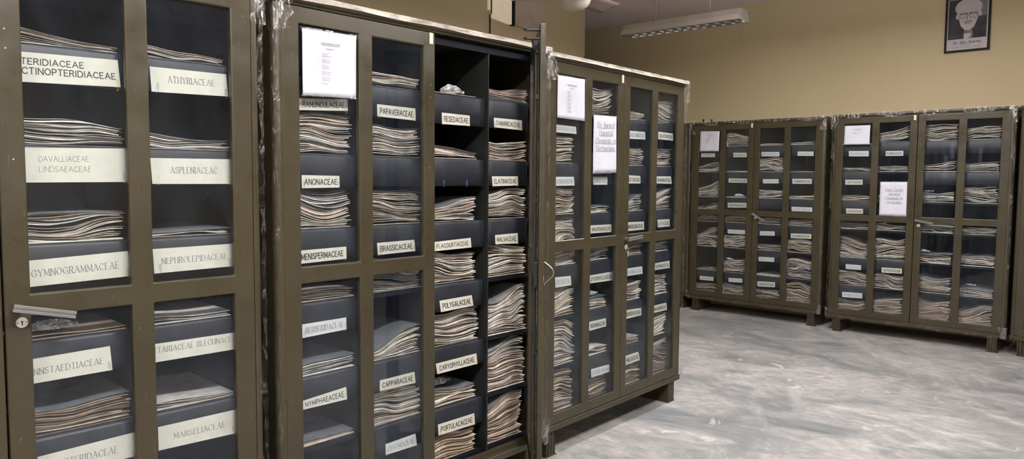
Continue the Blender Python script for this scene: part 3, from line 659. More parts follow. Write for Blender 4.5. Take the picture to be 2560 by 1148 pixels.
# ---------------------------------------------------------------- specimen folders
ORD = ['topmost', 'second', 'third', 'fourth', 'fifth', 'sixth', 'seventh', 'eighth', 'ninth']
ORDC = ['first', 'second', 'third', 'fourth']
ORDS = ['top', 'second', 'third', 'fourth', 'fifth', 'sixth', 'bottom']
def sheet(mb, xs, zt, th, y0, mat, yb=0.42):
    """one sheet: xs columns, zt underside heights, th thickness"""
    ys = (y0, y0 + .03, y0 + .14, yb)
    n = len(xs); o = len(mb.v)
    for j, y in enumerate(ys):
        for i in range(n): mb.v.append((xs[i], y if j else y + FRAY[i % len(FRAY)], zt[i]))
    for j, y in enumerate(ys):
        for i in range(n): mb.v.append((xs[i], y if j else y + FRAY[i % len(FRAY)], zt[i] + th[i]))
    t = o + 4 * n; mi = mb.m(mat)
    for j in range(3):
        for i in range(n - 1):
            a = o + j * n + i; mb.f.append([a, a + n, a + n + 1, a + 1]); mb.mi.append(mi)
            a = t + j * n + i; mb.f.append([a, a + 1, a + n + 1, a + n]); mb.mi.append(mi)
    for i in range(n - 1): mb.f.append([o + i, o + i + 1, t + i + 1, t + i]); mb.mi.append(mi)
    for j in range(3):
        a = o + j * n; b = t + j * n; mb.f.append([a, b, b + n, a + n]); mb.mi.append(mi)
        a = o + j * n + n - 1; b = t + j * n + n - 1; mb.f.append([a, a + n, b + n, b]); mb.mi.append(mi)
FRAY = [0.0] * 7
def palette(ci, c, s, rnd):
    if s == 6: return ['tan', 'buff', 'tan', 'buff', 'brown', 'pink', 'ivory', 'tan']
    if ci == 0: return ['news', 'ivory', 'grey', 'news', 'buff', 'white', 'tan'] if (c, s) != (2, 4) else ['pink', 'tan', 'buff', 'brown', 'ivory']
    if ci == 1: return ['white', 'ivory', 'news', 'white', 'buff', 'pink', 'grey', 'ivory', 'tan']
    if ci == 2: return ['ivory', 'white', 'buff', 'ivory', 'tan', 'news', 'white']
    return ['ivory', 'news', 'buff', 'tan', 'white', 'grey', 'buff']

def pile(ci, c, s, x1, tl, tr):
    global FRAY
    rnd = random.Random(ci * 1000 + c * 100 + s)
    a, b = COLX[c]
    x0 = a + 0.010
    x1 = min(x1, b - 0.006); x1 = max(x1, x0 + 0.24)
    if (ci, c) == (1, 3): x0 = a + 0.014
    cap = (SHELF[s - 1] if s else 2.02) - SHELF[s] - .020; tl = min(tl, cap); tr = min(tr, cap)
    pitch = {0: .0036, 1: .0040, 2: .0048, 3: .0075, 4: .0075}[ci]
    T = 0.5 * (tl + tr)
    n = max(2, int(T / pitch)); per = {0: 9, 1: 11, 2: 11, 3: 9, 4: 9}[ci]
    nf = max(1, int(round(n / per)))
    nx = 15 if ci < 3 else 9
    U = np.linspace(0, 1, nx)
    def smooth(amp, waves=3):
        r = np.zeros(nx)
        for k in range(1, waves + 1): r += amp / k * math.sin(0) + amp / k * np.sin(2 * math.pi * (U * k * rnd.uniform(.35, .75) + rnd.random()))
        return r
    starts = [int(round(n * k / nf)) for k in range(nf + 1)]
    gaps = []
    slant = smooth(.8, 2)
    for i in range(n):
        g = 1 + rnd.uniform(-.55, .8) + smooth(.75, 4) + .6 * slant * math.sin(i / max(1, n) * 6.3 + rnd.random())
        if i in starts: g = g + rnd.uniform(.6, 1.9) + smooth(1.2, 3)
        gaps.append(np.maximum(g, .22))
    cum = np.cumsum(gaps, axis=0)
    Hx = tl + (tr - tl) * (U * U * (3 - 2 * U)) + 0
    Hx = Hx + max(tl, tr) * (rnd.uniform(-.10, .12) * np.sin(math.pi * U) + .05 * np.sin(2 * math.pi * U + rnd.random() * 6))
    Hx = np.clip(Hx, .0022, cap)
    lev = np.vstack([np.zeros(nx), cum / cum[-1] * Hx])
    pal = palette(ci, c, s, rnd)
    yfront = 0.058
    for k in range(nf):
        i0, i1 = starts[k], starts[k + 1]
        order = nf - 1 - k                                   # counted from the top
        col = rnd.choice(pal)
        root = bpy.data.objects.new('specimen_folder', None); COL.objects.link(root)
        pos = ORD[order] if order < len(ORD) else 'low'
        if nf == 1: txt = 'only'
        elif k == 0: txt = 'lowest'
        else: txt = pos
        cl = {'news': 'grey', 'greyblue': 'grey'}.get(col, col)
        tag(root, '%s %s folder, %s shelf of the %s column, %s' % (txt, cl, ORDS[s], ORDC[c], CAB_SHORT[ci]),
            'folder', 'specimen folders piled on the cabinet shelves')
        place(root, ci, (0, 0, 0))
        fx0 = x0 + rnd.uniform(0, .008); fx1 = x1 - rnd.uniform(0, .012); fy = yfront + rnd.uniform(0, .010)
        pages = MB(); cover = MB()
        for i in range(i0, i1):
            iscov = (i == i0) or (i == i1 - 1)
            sx0 = fx0 + (0 if iscov else rnd.uniform(.002, .010)); sx1 = fx1 - (0 if iscov else rnd.choice((rnd.uniform(0, .010), rnd.uniform(0, .026))))
            if rnd.random() < .12 and not iscov: sx1 += .010
            gx = x0 + (x1 - x0) * U; xs = np.concatenate(([sx0], gx[(gx > sx0 + .001) & (gx < sx1 - .001)], [sx1]))
            # heights follow the pile at absolute x, so neighbouring sheets never cross
            z = np.interp(xs, x0 + (x1 - x0) * U, lev[i]); zt = np.interp(xs, x0 + (x1 - x0) * U, lev[i + 1])
            gap = zt - z
            th = np.minimum(gap * .80, rnd.choice((.0014, .0020, .0028)) * (1 if ci < 3 else 2.1))
            if rnd.random() < .25: th = np.minimum(gap * .85, .0040)
            FRAY = [rnd.uniform(0, .0016) for _ in range(7)]
            y0 = fy + (rnd.uniform(-.002, .004) if iscov else rnd.uniform(0, .014))
            mname = col if iscov else rnd.choice(pal)
            top = iscov and i == i1 - 1
            if top and k == nf - 1 and s >= 1 and rnd.random() < .6: mname = 'greyblue' if ci < 3 else 'grey'; root['label'] = root['label'].replace(' %s folder' % cl, ' grey-topped folder')
            sheet(cover if iscov else pages, xs, SHELF[s] + z + gap * .04, th, y0, M[mname])
        # the fold joining the two cover sheets, on the left
        if i1 - i0 >= 3:
            zb = SHELF[s] + float(np.interp(fx0, gx, lev[i0])); zt2 = SHELF[s] + float(np.interp(fx0, gx, lev[i1])) - .0012
            r = (zt2 - zb) / 2; cxp = fx0
            rb = min(r, fx0 - a - .001, .009)
            P = []
            for y in (fy + .003, fy + .06, fy + .2, .42):
                P.append([(cxp - rb * math.cos(t), y, zb + r + (r - .0003) * math.sin(t)) for t in [math.radians(q) for q in range(-90, 91, 18)]])
            cover.grid(P, M[col])
        cv = cover.obj('cover', root, smooth=False)
        if pages.v: pages.obj('pages', root, smooth=False)
        NFOLD[0] += 1
NFOLD = [0]
for (ci, c), rows in sorted(PILES.items()):
    for s, r in enumerate(rows):
        if r: pile(ci, c, s, *r)
print('folders', NFOLD[0])

# ---------------------------------------------------------------- lettering
def letters(mb, text, u0, u1, v0, v1, aspect, mat, style='h', weight=0.10, justify=True, u_align=None):
    """strokes of a line of text in the unit square of a card; aspect = width / height of the card"""
    track = 0.30 if style != 's' else 0.34
    wd = sum(G[ch][0] + track for ch in text) - track
    hh = (v1 - v0)
    sx = (u1 - u0) / wd                                      # glyph units -> u
    if not justify:
        sx = hh / aspect * 0.9
        tot = wd * sx
        if u_align == 'c': u0 = (u0 + u1) / 2 - tot / 2
    out = []
    cx = u0
    for ch in text:
        w_, strokes = G[ch]
        for pl in strokes:
            for (p, q) in zip(pl[:-1], pl[1:]):
                ax, ay = cx + p[0] * sx, v0 + p[1] * hh; bx, by = cx + q[0] * sx, v0 + q[1] * hh
                # work in square units (height = 1)
                X0, Y0, X1, Y1 = ax * aspect, ay, bx * aspect, by
                dx, dy = X1 - X0, Y1 - Y0; L = math.hypot(dx, dy) or 1e-9
                vert = abs(dy) / L
                wgt = weight * hh * (1 if style != 's' else (1.15 if (vert > .6 and dx * dy <= 0.0001) else .55))
                nxv, nyv = -dy / L * wgt / 2, dx / L * wgt / 2
                ex, ey = dx / L * wgt * .4, dy / L * wgt * .4
                out.append([(X0 - ex + nxv, Y0 - ey + nyv), (X0 - ex - nxv, Y0 - ey - nyv), (X1 + ex - nxv, Y1 + ey - nyv), (X1 + ex + nxv, Y1 + ey + nyv)])
            if style == 's':
                for (p, q) in ((pl[0], pl[1]), (pl[-1], pl[-2])):
                    if p[1] in (0, 1, .64) and abs(q[1] - p[1]) > .2:
                        X, Y = (cx + p[0] * sx) * aspect, v0 + p[1] * hh
                        s_ = .12 * hh; e = .03 * hh
                        Yc = Y + (e if p[1] == 0 else -e)
                        out.append([(X - s_, Yc - e), (X + s_, Yc - e), (X + s_, Yc + e), (X - s_, Yc + e)])
        cx += (w_ + track) * sx
    for qd in out:
        mb.append(([(x / aspect, y) for x, y in qd], mat))
    return u0, cx - track * sx
def quad_map(q, u, v):
    (x0, z0, x1, z1, x2, z2, x3, z3) = q                     # TL TR BR BL ; v up
    tx, tz = x0 + (x1 - x0) * u, z0 + (z1 - z0) * u; bx, bz = x3 + (x2 - x3) * u, z3 + (z2 - z3) * u
    return bx + (tx - bx) * v, bz + (tz - bz) * v
def quad_aspect(q): return math.hypot(q[2] - q[0], q[3] - q[1]) / math.hypot(q[6] - q[0], q[7] - q[1])
def lettering(name, q, polys, y, parent):
    mb = MB()
    for (pts, mat) in polys:
        o = len(mb.v); mb.v += [(lambda r: (r[0], y, r[1]))(quad_map(q, u, v)) for u, v in pts]
        mb.face(list(range(o, o + len(pts))), mat)
    return mb.obj(name, parent)

# ---------------------------------------------------------------- black card flaps hanging from the shelves
EXTRA = {(1, 1): [1], (1, 2): [1], (3, 2): [2], (3, 1): [], (4, 2): [0, 1], (4, 3): [0, 1], (4, 0): [], (2, 0): [], (0, 3): []}
NOFLAP = set()
FLAPY = 0.0415
flap_bottom = {}
def flap(ci, c, s, named):
    rnd = random.Random(ci * 77 + c * 13 + s)
    a, b = COLX[c]; z = SHELF[s]
    card = CARDS.get((ci, c, s))
    low = z - 0.118
    if card: low = min(card[0][5], card[0][7]) + 0.001
    if (ci, c, s) == (0, 2, 4): low = 0.59
    low = min(low, z - 0.09)
    x0 = a + .006 + rnd.uniform(0, .004); x1 = b - .006 - rnd.uniform(0, .012)
    if (ci, c, s) == (0, 2, 3): x1 = 1.035
    if (ci, c) == (1, 3): x1 = 1.350
    if card: x1 = max(x1, 0) ; x0 = min(x0, card[0][0] - .002) if card[0][0] > a - .002 else x0
    x0 = max(x0, a + .004); x1 = min(b - .004, x1)
    sk = rnd.uniform(-.004, .004)
    P = []
    n = 9
    for i in range(n + 1):
        u = i / n; x = x0 + (x1 - x0) * u
        wv = .0007 * math.sin(u * 5 + rnd.random() * .3)
        zl = low + sk * u * 0 + .0012 * math.sin(3 * u)
        P.append([(x, .40, z - .0014), (x, .12, z - .0014), (x, .052, z - .0013), (x, .0462, z - .0022), (x, FLAPY + .0014 + wv * .3, z - .010), (x, FLAPY + wv * .5 + .0006, (z + zl) / 2), (x + sk * .6, FLAPY + .0008, zl)])
    mb = MB(); mb.grid(P, M['flap'])
    o = mb.obj('card_flap', smooth=True)
    so = o.modifiers.new('thickness', 'SOLIDIFY'); so.thickness = 0.0010; so.offset = 1
    place(o, ci); flap_bottom[(ci, c, s)] = low
    if named.startswith('the'): lab = 'black card flap hanging behind %s, %s' % (named, CAB_SHORT[ci])
    elif named: lab = 'black card flap behind the white card, %s shelf, %s column, %s' % (ORDS[s], ORDC[c], CAB_SHORT[ci])
    else: lab = 'bare black card flap under the %s shelf, %s column, %s' % (ORDS[s], ORDC[c], CAB_SHORT[ci])
    tag(o, lab, 'card flap', 'black card flaps hanging from the shelves')
for (ci, c) in sorted(PILES):
    for s in range(6):
        card = CARDS.get((ci, c, s))
        if card or s in EXTRA.get((ci, c), []):
            nm = ''
            if card: nm = 'the %s card' % card[1].split('|')[0].strip('.').split(' ')[0]
            if card and (ci >= 3 or (ci, c, s) in ((2, 0, 0), (2, 2, 0))) and card[2] == 's': nm = 'a white name card'
            flap(ci, c, s, nm)

# ---------------------------------------------------------------- name cards
OVER = {  # line boxes (u0, u1, v0, v1) where the writing does not simply fill the card
 (0, 2, 0): [(.04, .655, .60, .80), (.035, .955, .28, .49)], (0, 2, 1): [(.13, .61, .60, .76), (.13, .63, .30, .46)], (0, 2, 2): [(.02, .885, .36, .62)],
 (0, 2, 3): [(.02, .90, .33, .58)], (0, 2, 4): [(.26, .80, .34, .62)], (0, 3, 0): [(.215, .82, .42, .68)], (0, 3, 1): [(.23, .81, .42, .66)],
 (0, 3, 2): [(.10, .92, .36, .60)], (0, 3, 3): [(.01, .99, .50, .80)], (0, 3, 4): [(.19, .85, .37, .60)]}
def card(key, q, text, style):
    ci, c, s = key
    lines = text.split('|')
    root = bpy.data.objects.new('name_card', None); COL.objects.link(root)
    y = FLAPY - .0012
    mb = MB(); o = 0
    white = style == 's'
    P = [quad_map(q, u, v) for (u, v) in ((0, 0), (1, 0), (1, 1), (0, 1))]
    for yy in (y, y - .0007): mb.v += [(p[0], yy, p[1]) for p in P]
    mt = M['card_white'] if white and (ci > 0) else M['card']
    for f in ((0, 1, 2, 3), (7, 6, 5, 4), (0, 4, 5, 1), (1, 5, 6, 2), (2, 6, 7, 3), (3, 7, 4, 0)): mb.face(list(f), mt)
    mb.obj('card', root)
    asp = quad_aspect(q); polys = []
    boxes = OVER.get(key) or [(.075, .925, .27, .70)]
    ink = M['pencil'] if style == 'p' else M['ink_grey'] if style == 's' else M['ink']
    for ln, bx in zip(lines, boxes):
        letters(polys, ln, *bx, asp, ink, style='h' if style == 'p' else style, weight={'h': .15, 's': .10, 'p': .06}[style])
    lettering('lettering', q, polys, y - .0012, root)
    place(root, ci)
    first = lines[0].strip('.')
    legible = not (style == 's' and (ci >= 3 or key in ((2, 0, 0), (2, 2, 0), (1, 3, 9))))
    if legible: lab = '%s name card reading %s' % ('white' if white else 'cream', ' '.join(l.strip('.') for l in lines))
    else: lab = 'small white name card below %s shelf, %s column, %s' % (ORDS[s], ORDC[c], CAB_SHORT[ci])
    tag(root, lab, 'name card', 'family name cards')
for key, (q, text, style) in sorted(CARDS.items()): card(key, q, text, style)

# ---------------------------------------------------------------- paper clips
def clip_mesh(mat, r=.00065, L=.030):
    w = .0042; yf = -.0022; yb = .0045
    def arc(cx, cz, rad, a0, a1, y, n=6): return [(cx + rad * math.cos(math.radians(a0 + (a1 - a0) * i / n)), y, cz + rad * math.sin(math.radians(a0 + (a1 - a0) * i / n))) for i in range(n + 1)]
    pts = [(-w * .55, yf, -.001)] + [(-w * .55, yf, L * .45)] + arc(-.0003, L * .72, w * .55, 180, 0, yf) + [(w * .5, yf, L * .3), (w * .5, yf, .001), (w * .5, yf * .5, -.0022), (w * .3, .0015, -.0028), (0, yb, -.001),
           (-w, yb, .002), (-w, yb, L * .55)] + arc(0, L * .6, w, 180, 0, yb) + [(w, yb, .004)]
    pts = [(-w * .62, yf, L * .25), (-w * .62, yf, L * .8)] + arc(0, L * .8, w * .62, 180, 0, yf) + [(w * .62, yf, L * .3), (w * .62, yf, .0005), (w * .5, yf * .3, -.0016), (w * .2, yb * .6, -.0018), (-w * .3, yb, .0005),
           (-w * .62, yb, L * .5)] + arc(0, L * .6, w * .62, 180, 0, yb) + [(w * .62, yb, L * .2)]
    return MB().tube(pts, r, mat, 5).mesh('paper_clip', True)
CLIPM = {k: clip_mesh(M['clip_' + k]) for k in ('steel', 'orange', 'red', 'blue', 'yellow')}
CLIP = {(0, 2, 0): [(1, 'yellow')], (0, 2, 1): [(1, 'steel')], (0, 2, 2): [(1, 'steel')], (0, 2, 3): [(1, 'steel')], (0, 2, 4): [(1, 'steel')],
 (0, 3, 0): [(0, 'steel'), (1, 'steel')], (0, 3, 1): [(0, 'yellow'), (1, 'yellow')], (0, 3, 2): [(0, 'steel'), (1, 'steel')], (0, 3, 4): [(1, 'red')],
 (1, 0, 0): [(0, 'red'), (1, 'red')], (1, 0, 1): [(0, 'steel'), (1, 'blue')], (1, 0, 2): [(1, 'yellow')], (1, 0, 3): [(0, 'steel'), (1, 'steel')], (1, 0, 4): [(1, 'steel')],
 (1, 1, 0): [(0, 'orange'), (1, 'orange')], (1, 1, 2): [(0, 'red'), (1, 'red')], (1, 1, 4): [(0, 'yellow'), (1, 'yellow')], (1, 1, 5): [(0, 'steel'), (1, 'steel')],
 (1, 2, 0): [(0, 'orange'), (1, 'orange')], (1, 2, 2): [(0, 'steel')], (1, 2, 3): [(0, 'steel')], (1, 2, 4): [(0, 'orange'), (1, 'orange')], (1, 2, 5): [(0, 'red'), (1, 'orange')],
 (1, 3, 0): [(0, 'red'), (1, 'red')], (1, 3, 1): [(0, 'orange'), (1, 'orange')], (1, 3, 2): [(0, 'yellow'), (1, 'yellow')]}
for key in CARDS:
    if key[0] == 2: CLIP[key] = [(0, 'steel'), (1, 'steel')] if key not in ((2, 2, 1), (2, 2, 2)) else [(1, 'steel')]
def paper_clip(ci, x, z, colr, lab, tilt=0.0, zf=None):
    o = link('paper_clip', CLIPM[colr])
    place(o, ci, (x, FLAPY, z)); o.rotation_euler = (0, tilt, math.radians(CABS[ci][1]))
    o.rotation_euler = Matrix.Rotation(math.radians(CABS[ci][1]), 3, 'Z').to_4x4().to_euler() if not tilt else (Matrix.Rotation(math.radians(CABS[ci][1]), 3, 'Z') @ Matrix.Rotation(tilt, 3, 'Y')).to_euler()
    tag(o, lab, 'paper clip', 'paper clips on the name cards')
CN = {'steel': 'grey steel', 'orange': 'orange', 'red': 'red', 'blue': 'blue', 'yellow': 'yellowed'}
for key, cl in sorted(CLIP.items()):
    q, text, st = CARDS[key]; ci = key[0]
    w0 = q[2] - q[0]
    for (end, colr) in cl:
        u = .045 if end == 0 else .965
        if key[0] == 0 and end == 0: u = .07
        x, z = quad_map(q, u, 0.0)
        x = min(x, COLX[key[1]][1] - .012)
        who = text.split('|')[-1].strip('.').split(' ')[0]
        if key in ((2, 0, 0), (2, 2, 0)): who = 'top card, %s column, Be Aware cabinet' % ORDC[key[1]]; lab = '%s clip on the %s end of the %s' % (CN[colr], ('left', 'right')[end], who)
        else: lab = '%s paper clip holding the %s end of the %s card' % (CN[colr], ('left', 'right')[end], who)
        rnd = random.Random(hash(str(key)) if False else sum(key) * 31 + end)
        paper_clip(ci, x, min(z, flap_bottom[key]) - .0004, colr, lab, rnd.uniform(-.08, .08))
for x in (.812, .947):
    paper_clip(1, x, flap_bottom[(1, 2, 1)] - .0004, 'blue', 'blue paper clip at the %s of the bare black flap, open-door cabinet' % ('left' if x < .9 else 'right'), 0.03)

# ---------------------------------------------------------------- notices on the glass
def notice(nm, name, label, cat, build, y=-0.0035, bow=0.0015):
    ci, q = NOTICES[nm]
    root = bpy.data.objects.new(name, None); COL.objects.link(root)
    mb = MB(); P = []
    for i in range(13):
        P.append([(lambda r, yy: (r[0], yy, r[1]))(quad_map(q, i / 12, j / 12), y + bow * (math.sin(i * .9 + j * .3) * .5 - .5) * (1 if 0 < j < 12 else .3)) for j in range(13)])
    mb.grid(P, M['notice']); o = mb.obj('sheet', root, smooth=True)
    so = o.modifiers.new('thickness', 'SOLIDIFY'); so.thickness = .0003; so.offset = 1
    polys = []
    build(polys, quad_aspect(q))
    lettering('lettering', q, polys, y - bow - .0006, root)
    for (u, v, w, h) in ((.5, .985, 1.08, .07), (.5, .015, 1.08, .06)):
        x0, z0 = quad_map(q, u - w / 2, v - h / 2); x1, z1 = quad_map(q, u + w / 2, v + h / 2)
        G_ = [[(quad_map(q, u - w / 2 + w * i / 16, v - h / 2 + h * j / 3)[0], y - bow - .0016 - .0012 * math.sin(i * 2.3 + j * 1.7), quad_map(q, u - w / 2 + w * i / 16, v - h / 2 + h * j / 3)[1]) for j in range(4)] for i in range(17)]
        tp = MB(); tp.grid(G_, M['film'])
        tag(tp.obj('clear_tape', root, smooth=True), 'clear sticky tape')
    place(root, ci); tag(root, label, cat, 'paper notices taped to the cabinet doors')
def listing(head, sub, rows):
    def f(polys, asp):
        u = letters(polys, head, .34, .68, .80, .825, asp, M['ink_grey'], 's', .16)
        polys.append(([(.34, .785), (.68, .785), (.68, .790), (.34, .790)], M['ink_grey']))
        letters(polys, sub, .42, .60, .725, .745, asp, M['ink_grey'], 's', .16)
        n = len(rows); v = .68; st = .54 / max(18, n)
        for i, r in enumerate(rows):
            letters(polys, str((i % 9) + 1), .285, .295, v - .012, v + .002, asp, M['ink_faint'], 'h', .2)
            letters(polys, r, .345, .345 + .0125 * len(r), v - .012, v + .002, asp, M['ink_grey'] if i % 3 else M['ink_faint'], 'h', .16)
            polys.append(([(.27, v - .018), (.73, v - .018), (.73, v - .0165), (.27, v - .0165)], M['ink_faint'])); v -= st
        for uu in (.27, .33, .6, .73): polys.append(([(uu, v), (uu + .002, v), (uu + .002, .70), (uu, .70)], M['ink_faint']))
    return f
FAM = ['RANUNCULACEAE', 'ANONACEAE', 'MENISPERMACEAE', 'BERBERIDACEAE', 'NYMPHAEACEAE', 'PAPAVERACEAE', 'BRASSICACEAE', 'CAPPARACEAE', 'CLEOMACEAE', 'RESEDACEAE', 'FLACOURTIACEAE', 'POLYGALACEAE', 'CARYOPHYLLACEAE', 'PORTULACACEAE', 'TAMARICACEAE', 'ELATINACEAE', 'MALVACEAE']
FAM2 = ['STERCULIACEAE', 'TILIACEAE', 'LINACEAE', 'MALPIGHIACEAE', 'ZYGOPHYLLACEAE', 'GERANIACEAE', 'OXALIDACEAE', 'BALSAMINACEAE', 'RUTACEAE', 'SIMAROUBACEAE', 'BALANITACEAE', 'BURSERACEAE', 'MELIACEAE', 'CELASTRACEAE', 'RHAMNACEAE', 'VITACEAE', 'SAPINDACEAE', 'ANACARDIACEAE']
notice('list_a', 'family_list', 'white printed list taped to the glass of the open-door cabinet', 'paper notice', listing('HERBARIUM SECTION', 'Almirah No. 2'.replace('2', '2'), FAM))
notice('list_b', 'family_list', 'white printed list taped to the glass of the Be Aware cabinet', 'paper notice', listing('HERBARIUM SECTION', 'Almirah No. 3', FAM2))
notice('list_c', 'family_list', 'white printed list on the wall cabinet left of the Dont Touch cabinet', 'paper notice', listing('HERBARIUM SECTION', 'Almirah No. 4', ['ROSACEAE', 'SAXIFRAGACEAE', 'RHIZOPHORACEAE', 'COMBRETACEAE', 'MYRTACEAE', 'LYTHRACEAE', 'ONAGRACEAE', 'SAMYDACEAE', 'TURNERACEAE', 'CUCURBITACEAE']))
notice('list_d', 'family_list', 'white printed list on the glass of the Dont Touch cabinet', 'paper notice', listing('HERBARIUM SECTION', 'Almirah No. 5', ['CACTACEAE', 'AIZOACEAE', 'APIACEAE', 'RUBIACEAE', 'ASTERACEAE']))
def warning(lines, spec, ink, wt):
    def f(polys, asp):
        for ln, (u0, u1, v0, v1) in zip(lines, spec):
            letters(polys, ln, u0, u1, v0, v1, asp, ink, 's', wt)
            polys.append(([(u0 - .01, v0 - .018), (u1 + .01, v0 - .018), (u1 + .01, v0 - .010), (u0 - .01, v0 - .010)], ink))
    return f
notice('aware', 'warning_notice', 'white Be Aware! Harmful Chemicals in Herbarium notice taped to glass', 'paper notice',
       warning(['Be Aware!', 'Harmful', 'Chemicals in', 'Herbarium.'], [(.17, .90, .80, .885), (.25, .83, .665, .745), (.08, .97, .53, .61), (.12, .93, .395, .48)], M['ink_grey'], .10))
notice('touch', 'warning_notice', 'white Dont Touch! Harmful Chemicals in Herbarium notice on cabinet glass', 'paper notice',
       warning(["Don't Touch!", 'Harmful', 'Chemicals in', 'Herbarium.'], [(.22, .84, .735, .805), (.34, .74, .615, .680), (.22, .84, .495, .565), (.26, .80, .375, .440)], M['ink_grey'], .10))

# ---------------------------------------------------------------- plastic wrap along the cabinet edges
def wrap(ci, segs, label, seed):
    """crinkled clear film along edges: each seg = (a, b, across, half width, outward)"""
    rnd = random.Random(seed); mb = MB()
    for k_, (a, b, n1, n2, w) in enumerate(segs):
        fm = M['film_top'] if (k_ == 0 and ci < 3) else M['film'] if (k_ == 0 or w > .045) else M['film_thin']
        a, b, n1, n2 = map(Vector, (a, b, n1, n2))
        L = (b - a).length; n = max(6, int(L / .02)); P = []
        for i in range(n + 1):
            u = i / n; p = a.lerp(b, u); row = []
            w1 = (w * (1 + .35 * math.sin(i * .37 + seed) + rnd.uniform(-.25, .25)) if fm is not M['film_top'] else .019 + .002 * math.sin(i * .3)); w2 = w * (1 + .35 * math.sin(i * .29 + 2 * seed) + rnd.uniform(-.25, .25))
            for j in range(-4, 5):
                q = abs(j) / 4.0
                off = (n1 * w1 if j < 0 else n2 * w2) * q
                # lies over the two faces meeting at the edge, a few millimetres clear of both
                lift = (n1 + n2) * -1 * .0045
                row.append(p + off + lift + (n1 + n2).normalized() * -1 * rnd.uniform(0, .0045 if fm is not M['film_top'] else .0008))
            P.append(row)
        mb.grid(P, fm)
    o = mb.obj('plastic_wrap', smooth=False); place(o, ci); tag(o, label, 'plastic wrap', 'clear plastic wrapped round the cabinets')
X_, Y_, Z_ = (1, 0, 0), (0, 1, 0), (0, 0, 1)
nX, nZ = (-1, 0, 0), (0, 0, -1)
def wraps(ci, label, seed, wt=.034, sides=(1, 1), bottom=False):
    segs = [((-.005, -.014, H + .002), (W + .005, -.014, H + .002), nZ, Y_, wt)]
    if sides[0]: segs.append(((-.001, -.001, ZB + .01), (-.001, -.001, H - .034), X_, Y_, wt * .55))
    if sides[1]: segs.append(((W + .001, -.001, ZB + .01), (W + .001, -.001, H - .034), nX, Y_, wt * .55))
    if bottom: segs.append(((0, -.004, ZB - .002), (W, -.004, ZB - .002), Z_, (0, .3, 0), .026))
    segs.append(((-.006, -.016, H - .13), (-.006, -.016, H + .004), X_, Y_, .07)); segs.append(((W + .006, -.016, H - .13), (W + .006, -.016, H + .004), nX, Y_, .06))
    segs.append(((-.006, -.006, ZB - .006), (-.006, -.006, ZB + .09), X_, Y_, .05)); segs.append(((W + .006, -.006, ZB - .006), (W + .006, -.006, ZB + .09), nX, Y_, .05))
    wrap(ci, segs, label, seed)
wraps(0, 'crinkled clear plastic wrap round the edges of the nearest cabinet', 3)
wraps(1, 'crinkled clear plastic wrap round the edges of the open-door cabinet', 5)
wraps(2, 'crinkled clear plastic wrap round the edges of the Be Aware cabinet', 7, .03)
wraps(3, 'clear plastic wrap round the wall cabinet under two black knobs', 9, .036, bottom=True)
wraps(4, 'clear plastic wrap round the Dont Touch cabinet', 11, .036, bottom=True)

# ---------------------------------------------------------------- naphthalene bags and small things on the piles
def bag(ci, x0, x1, y, z, h, label, seed):
    rnd = random.Random(seed); mb = MB(); P = []
    n, m_ = 18, 10
    for i in range(n):
        a = 2 * math.pi * i / n; row = []
        for j in range(m_ + 1):
            t = j / m_ * math.pi; r = math.sin(t) * (1 + rnd.uniform(-.22, .22))
            row.append(((x0 + x1) / 2 + (x1 - x0) / 2 * r * math.cos(a), y + .030 * r * math.sin(a), z + .001 + h * (1 - math.cos(t)) / 2 * (1 + (rnd.uniform(-.2, .2) if j > 1 else 0))))
        P.append(row)
    mb.grid(P, M['bag'], True)
    # tied neck
    nk = MB()
    Q = [[((x1 - .004) + .022 * j / 4, y + (.003 + .009 * j / 4) * math.cos(2 * math.pi * i / 8), z + .004 + h * .25 + (.003 + .009 * j / 4) * math.sin(2 * math.pi * i / 8) * .6) for j in range(5)] for i in range(8)]
    nk.grid(Q, M['bag'], True)
    root = bpy.data.objects.new('plastic_bag', None); COL.objects.link(root)
    mb.obj('bag_body', root, smooth=False); nk.obj('bag_neck', root)
    pl = MB()
    for k in range(5):
        cx = x0 + (x1 - x0) * (.22 + .14 * k); r = min(.006, h * .3)
        pl.lathe([(0.0001, -r), (r * .7, -r * .7), (r, 0), (r * .7, r * .7), (0.0001, r)], M['white'], 8, (cx, y + .006 * (-1) ** k, z + .0015 + r))
        pl_o = pl
    pl.obj('naphthalene_balls', root); place(root, ci); tag(root, label, 'plastic bag', 'small clear bags of moth balls on the piles')
bag(0, .806, .905, .085, .987 + .020, .026, 'clear crinkled bag beside the chrome handle, behind the nearest cabinet glass', 1)
bag(1, .855, .965, .105, 1.80 + .009, .036, 'crumpled white clear bag on the top shelf of the open-door cabinet', 2)
bag(1, .800, .905, .13, .448 + .078, .024, 'flat clear bag on the folders below the CARYOPHYLLACEAE card', 3)
bag(2, .500, .610, .11, .714 + .068, .024, 'clear bag on folders below the ZYGOPHYLLACEAE card', 4)
bag(3, .480, .570, .10, 1.256 + .011, .026, 'small white bag above the RHIZOPHORACEAE card', 5)
bag(3, .170, .235, .16, .448 + .011, .012, 'small white twist on the bare sixth shelf, first column, by the wall', 6)
bag(3, .415, .475, .09, .448 + .135, .020, 'small white bag on the sixth pile, second column, by the wall', 7)
bag(4, .765, .825, .11, .714 + .094, .022, 'small clear bag on the fifth pile, third column, Dont Touch cabinet', 8)
bag(4, 1.125, 1.180, .17, .448 + .086, .014, 'small white bag on the sixth pile, last column, Dont Touch cabinet', 9)
bag(4, .775, .835, .10, 1.256 + .096, .010, 'small clear bag on the third pile, third column, Dont Touch cabinet', 10)

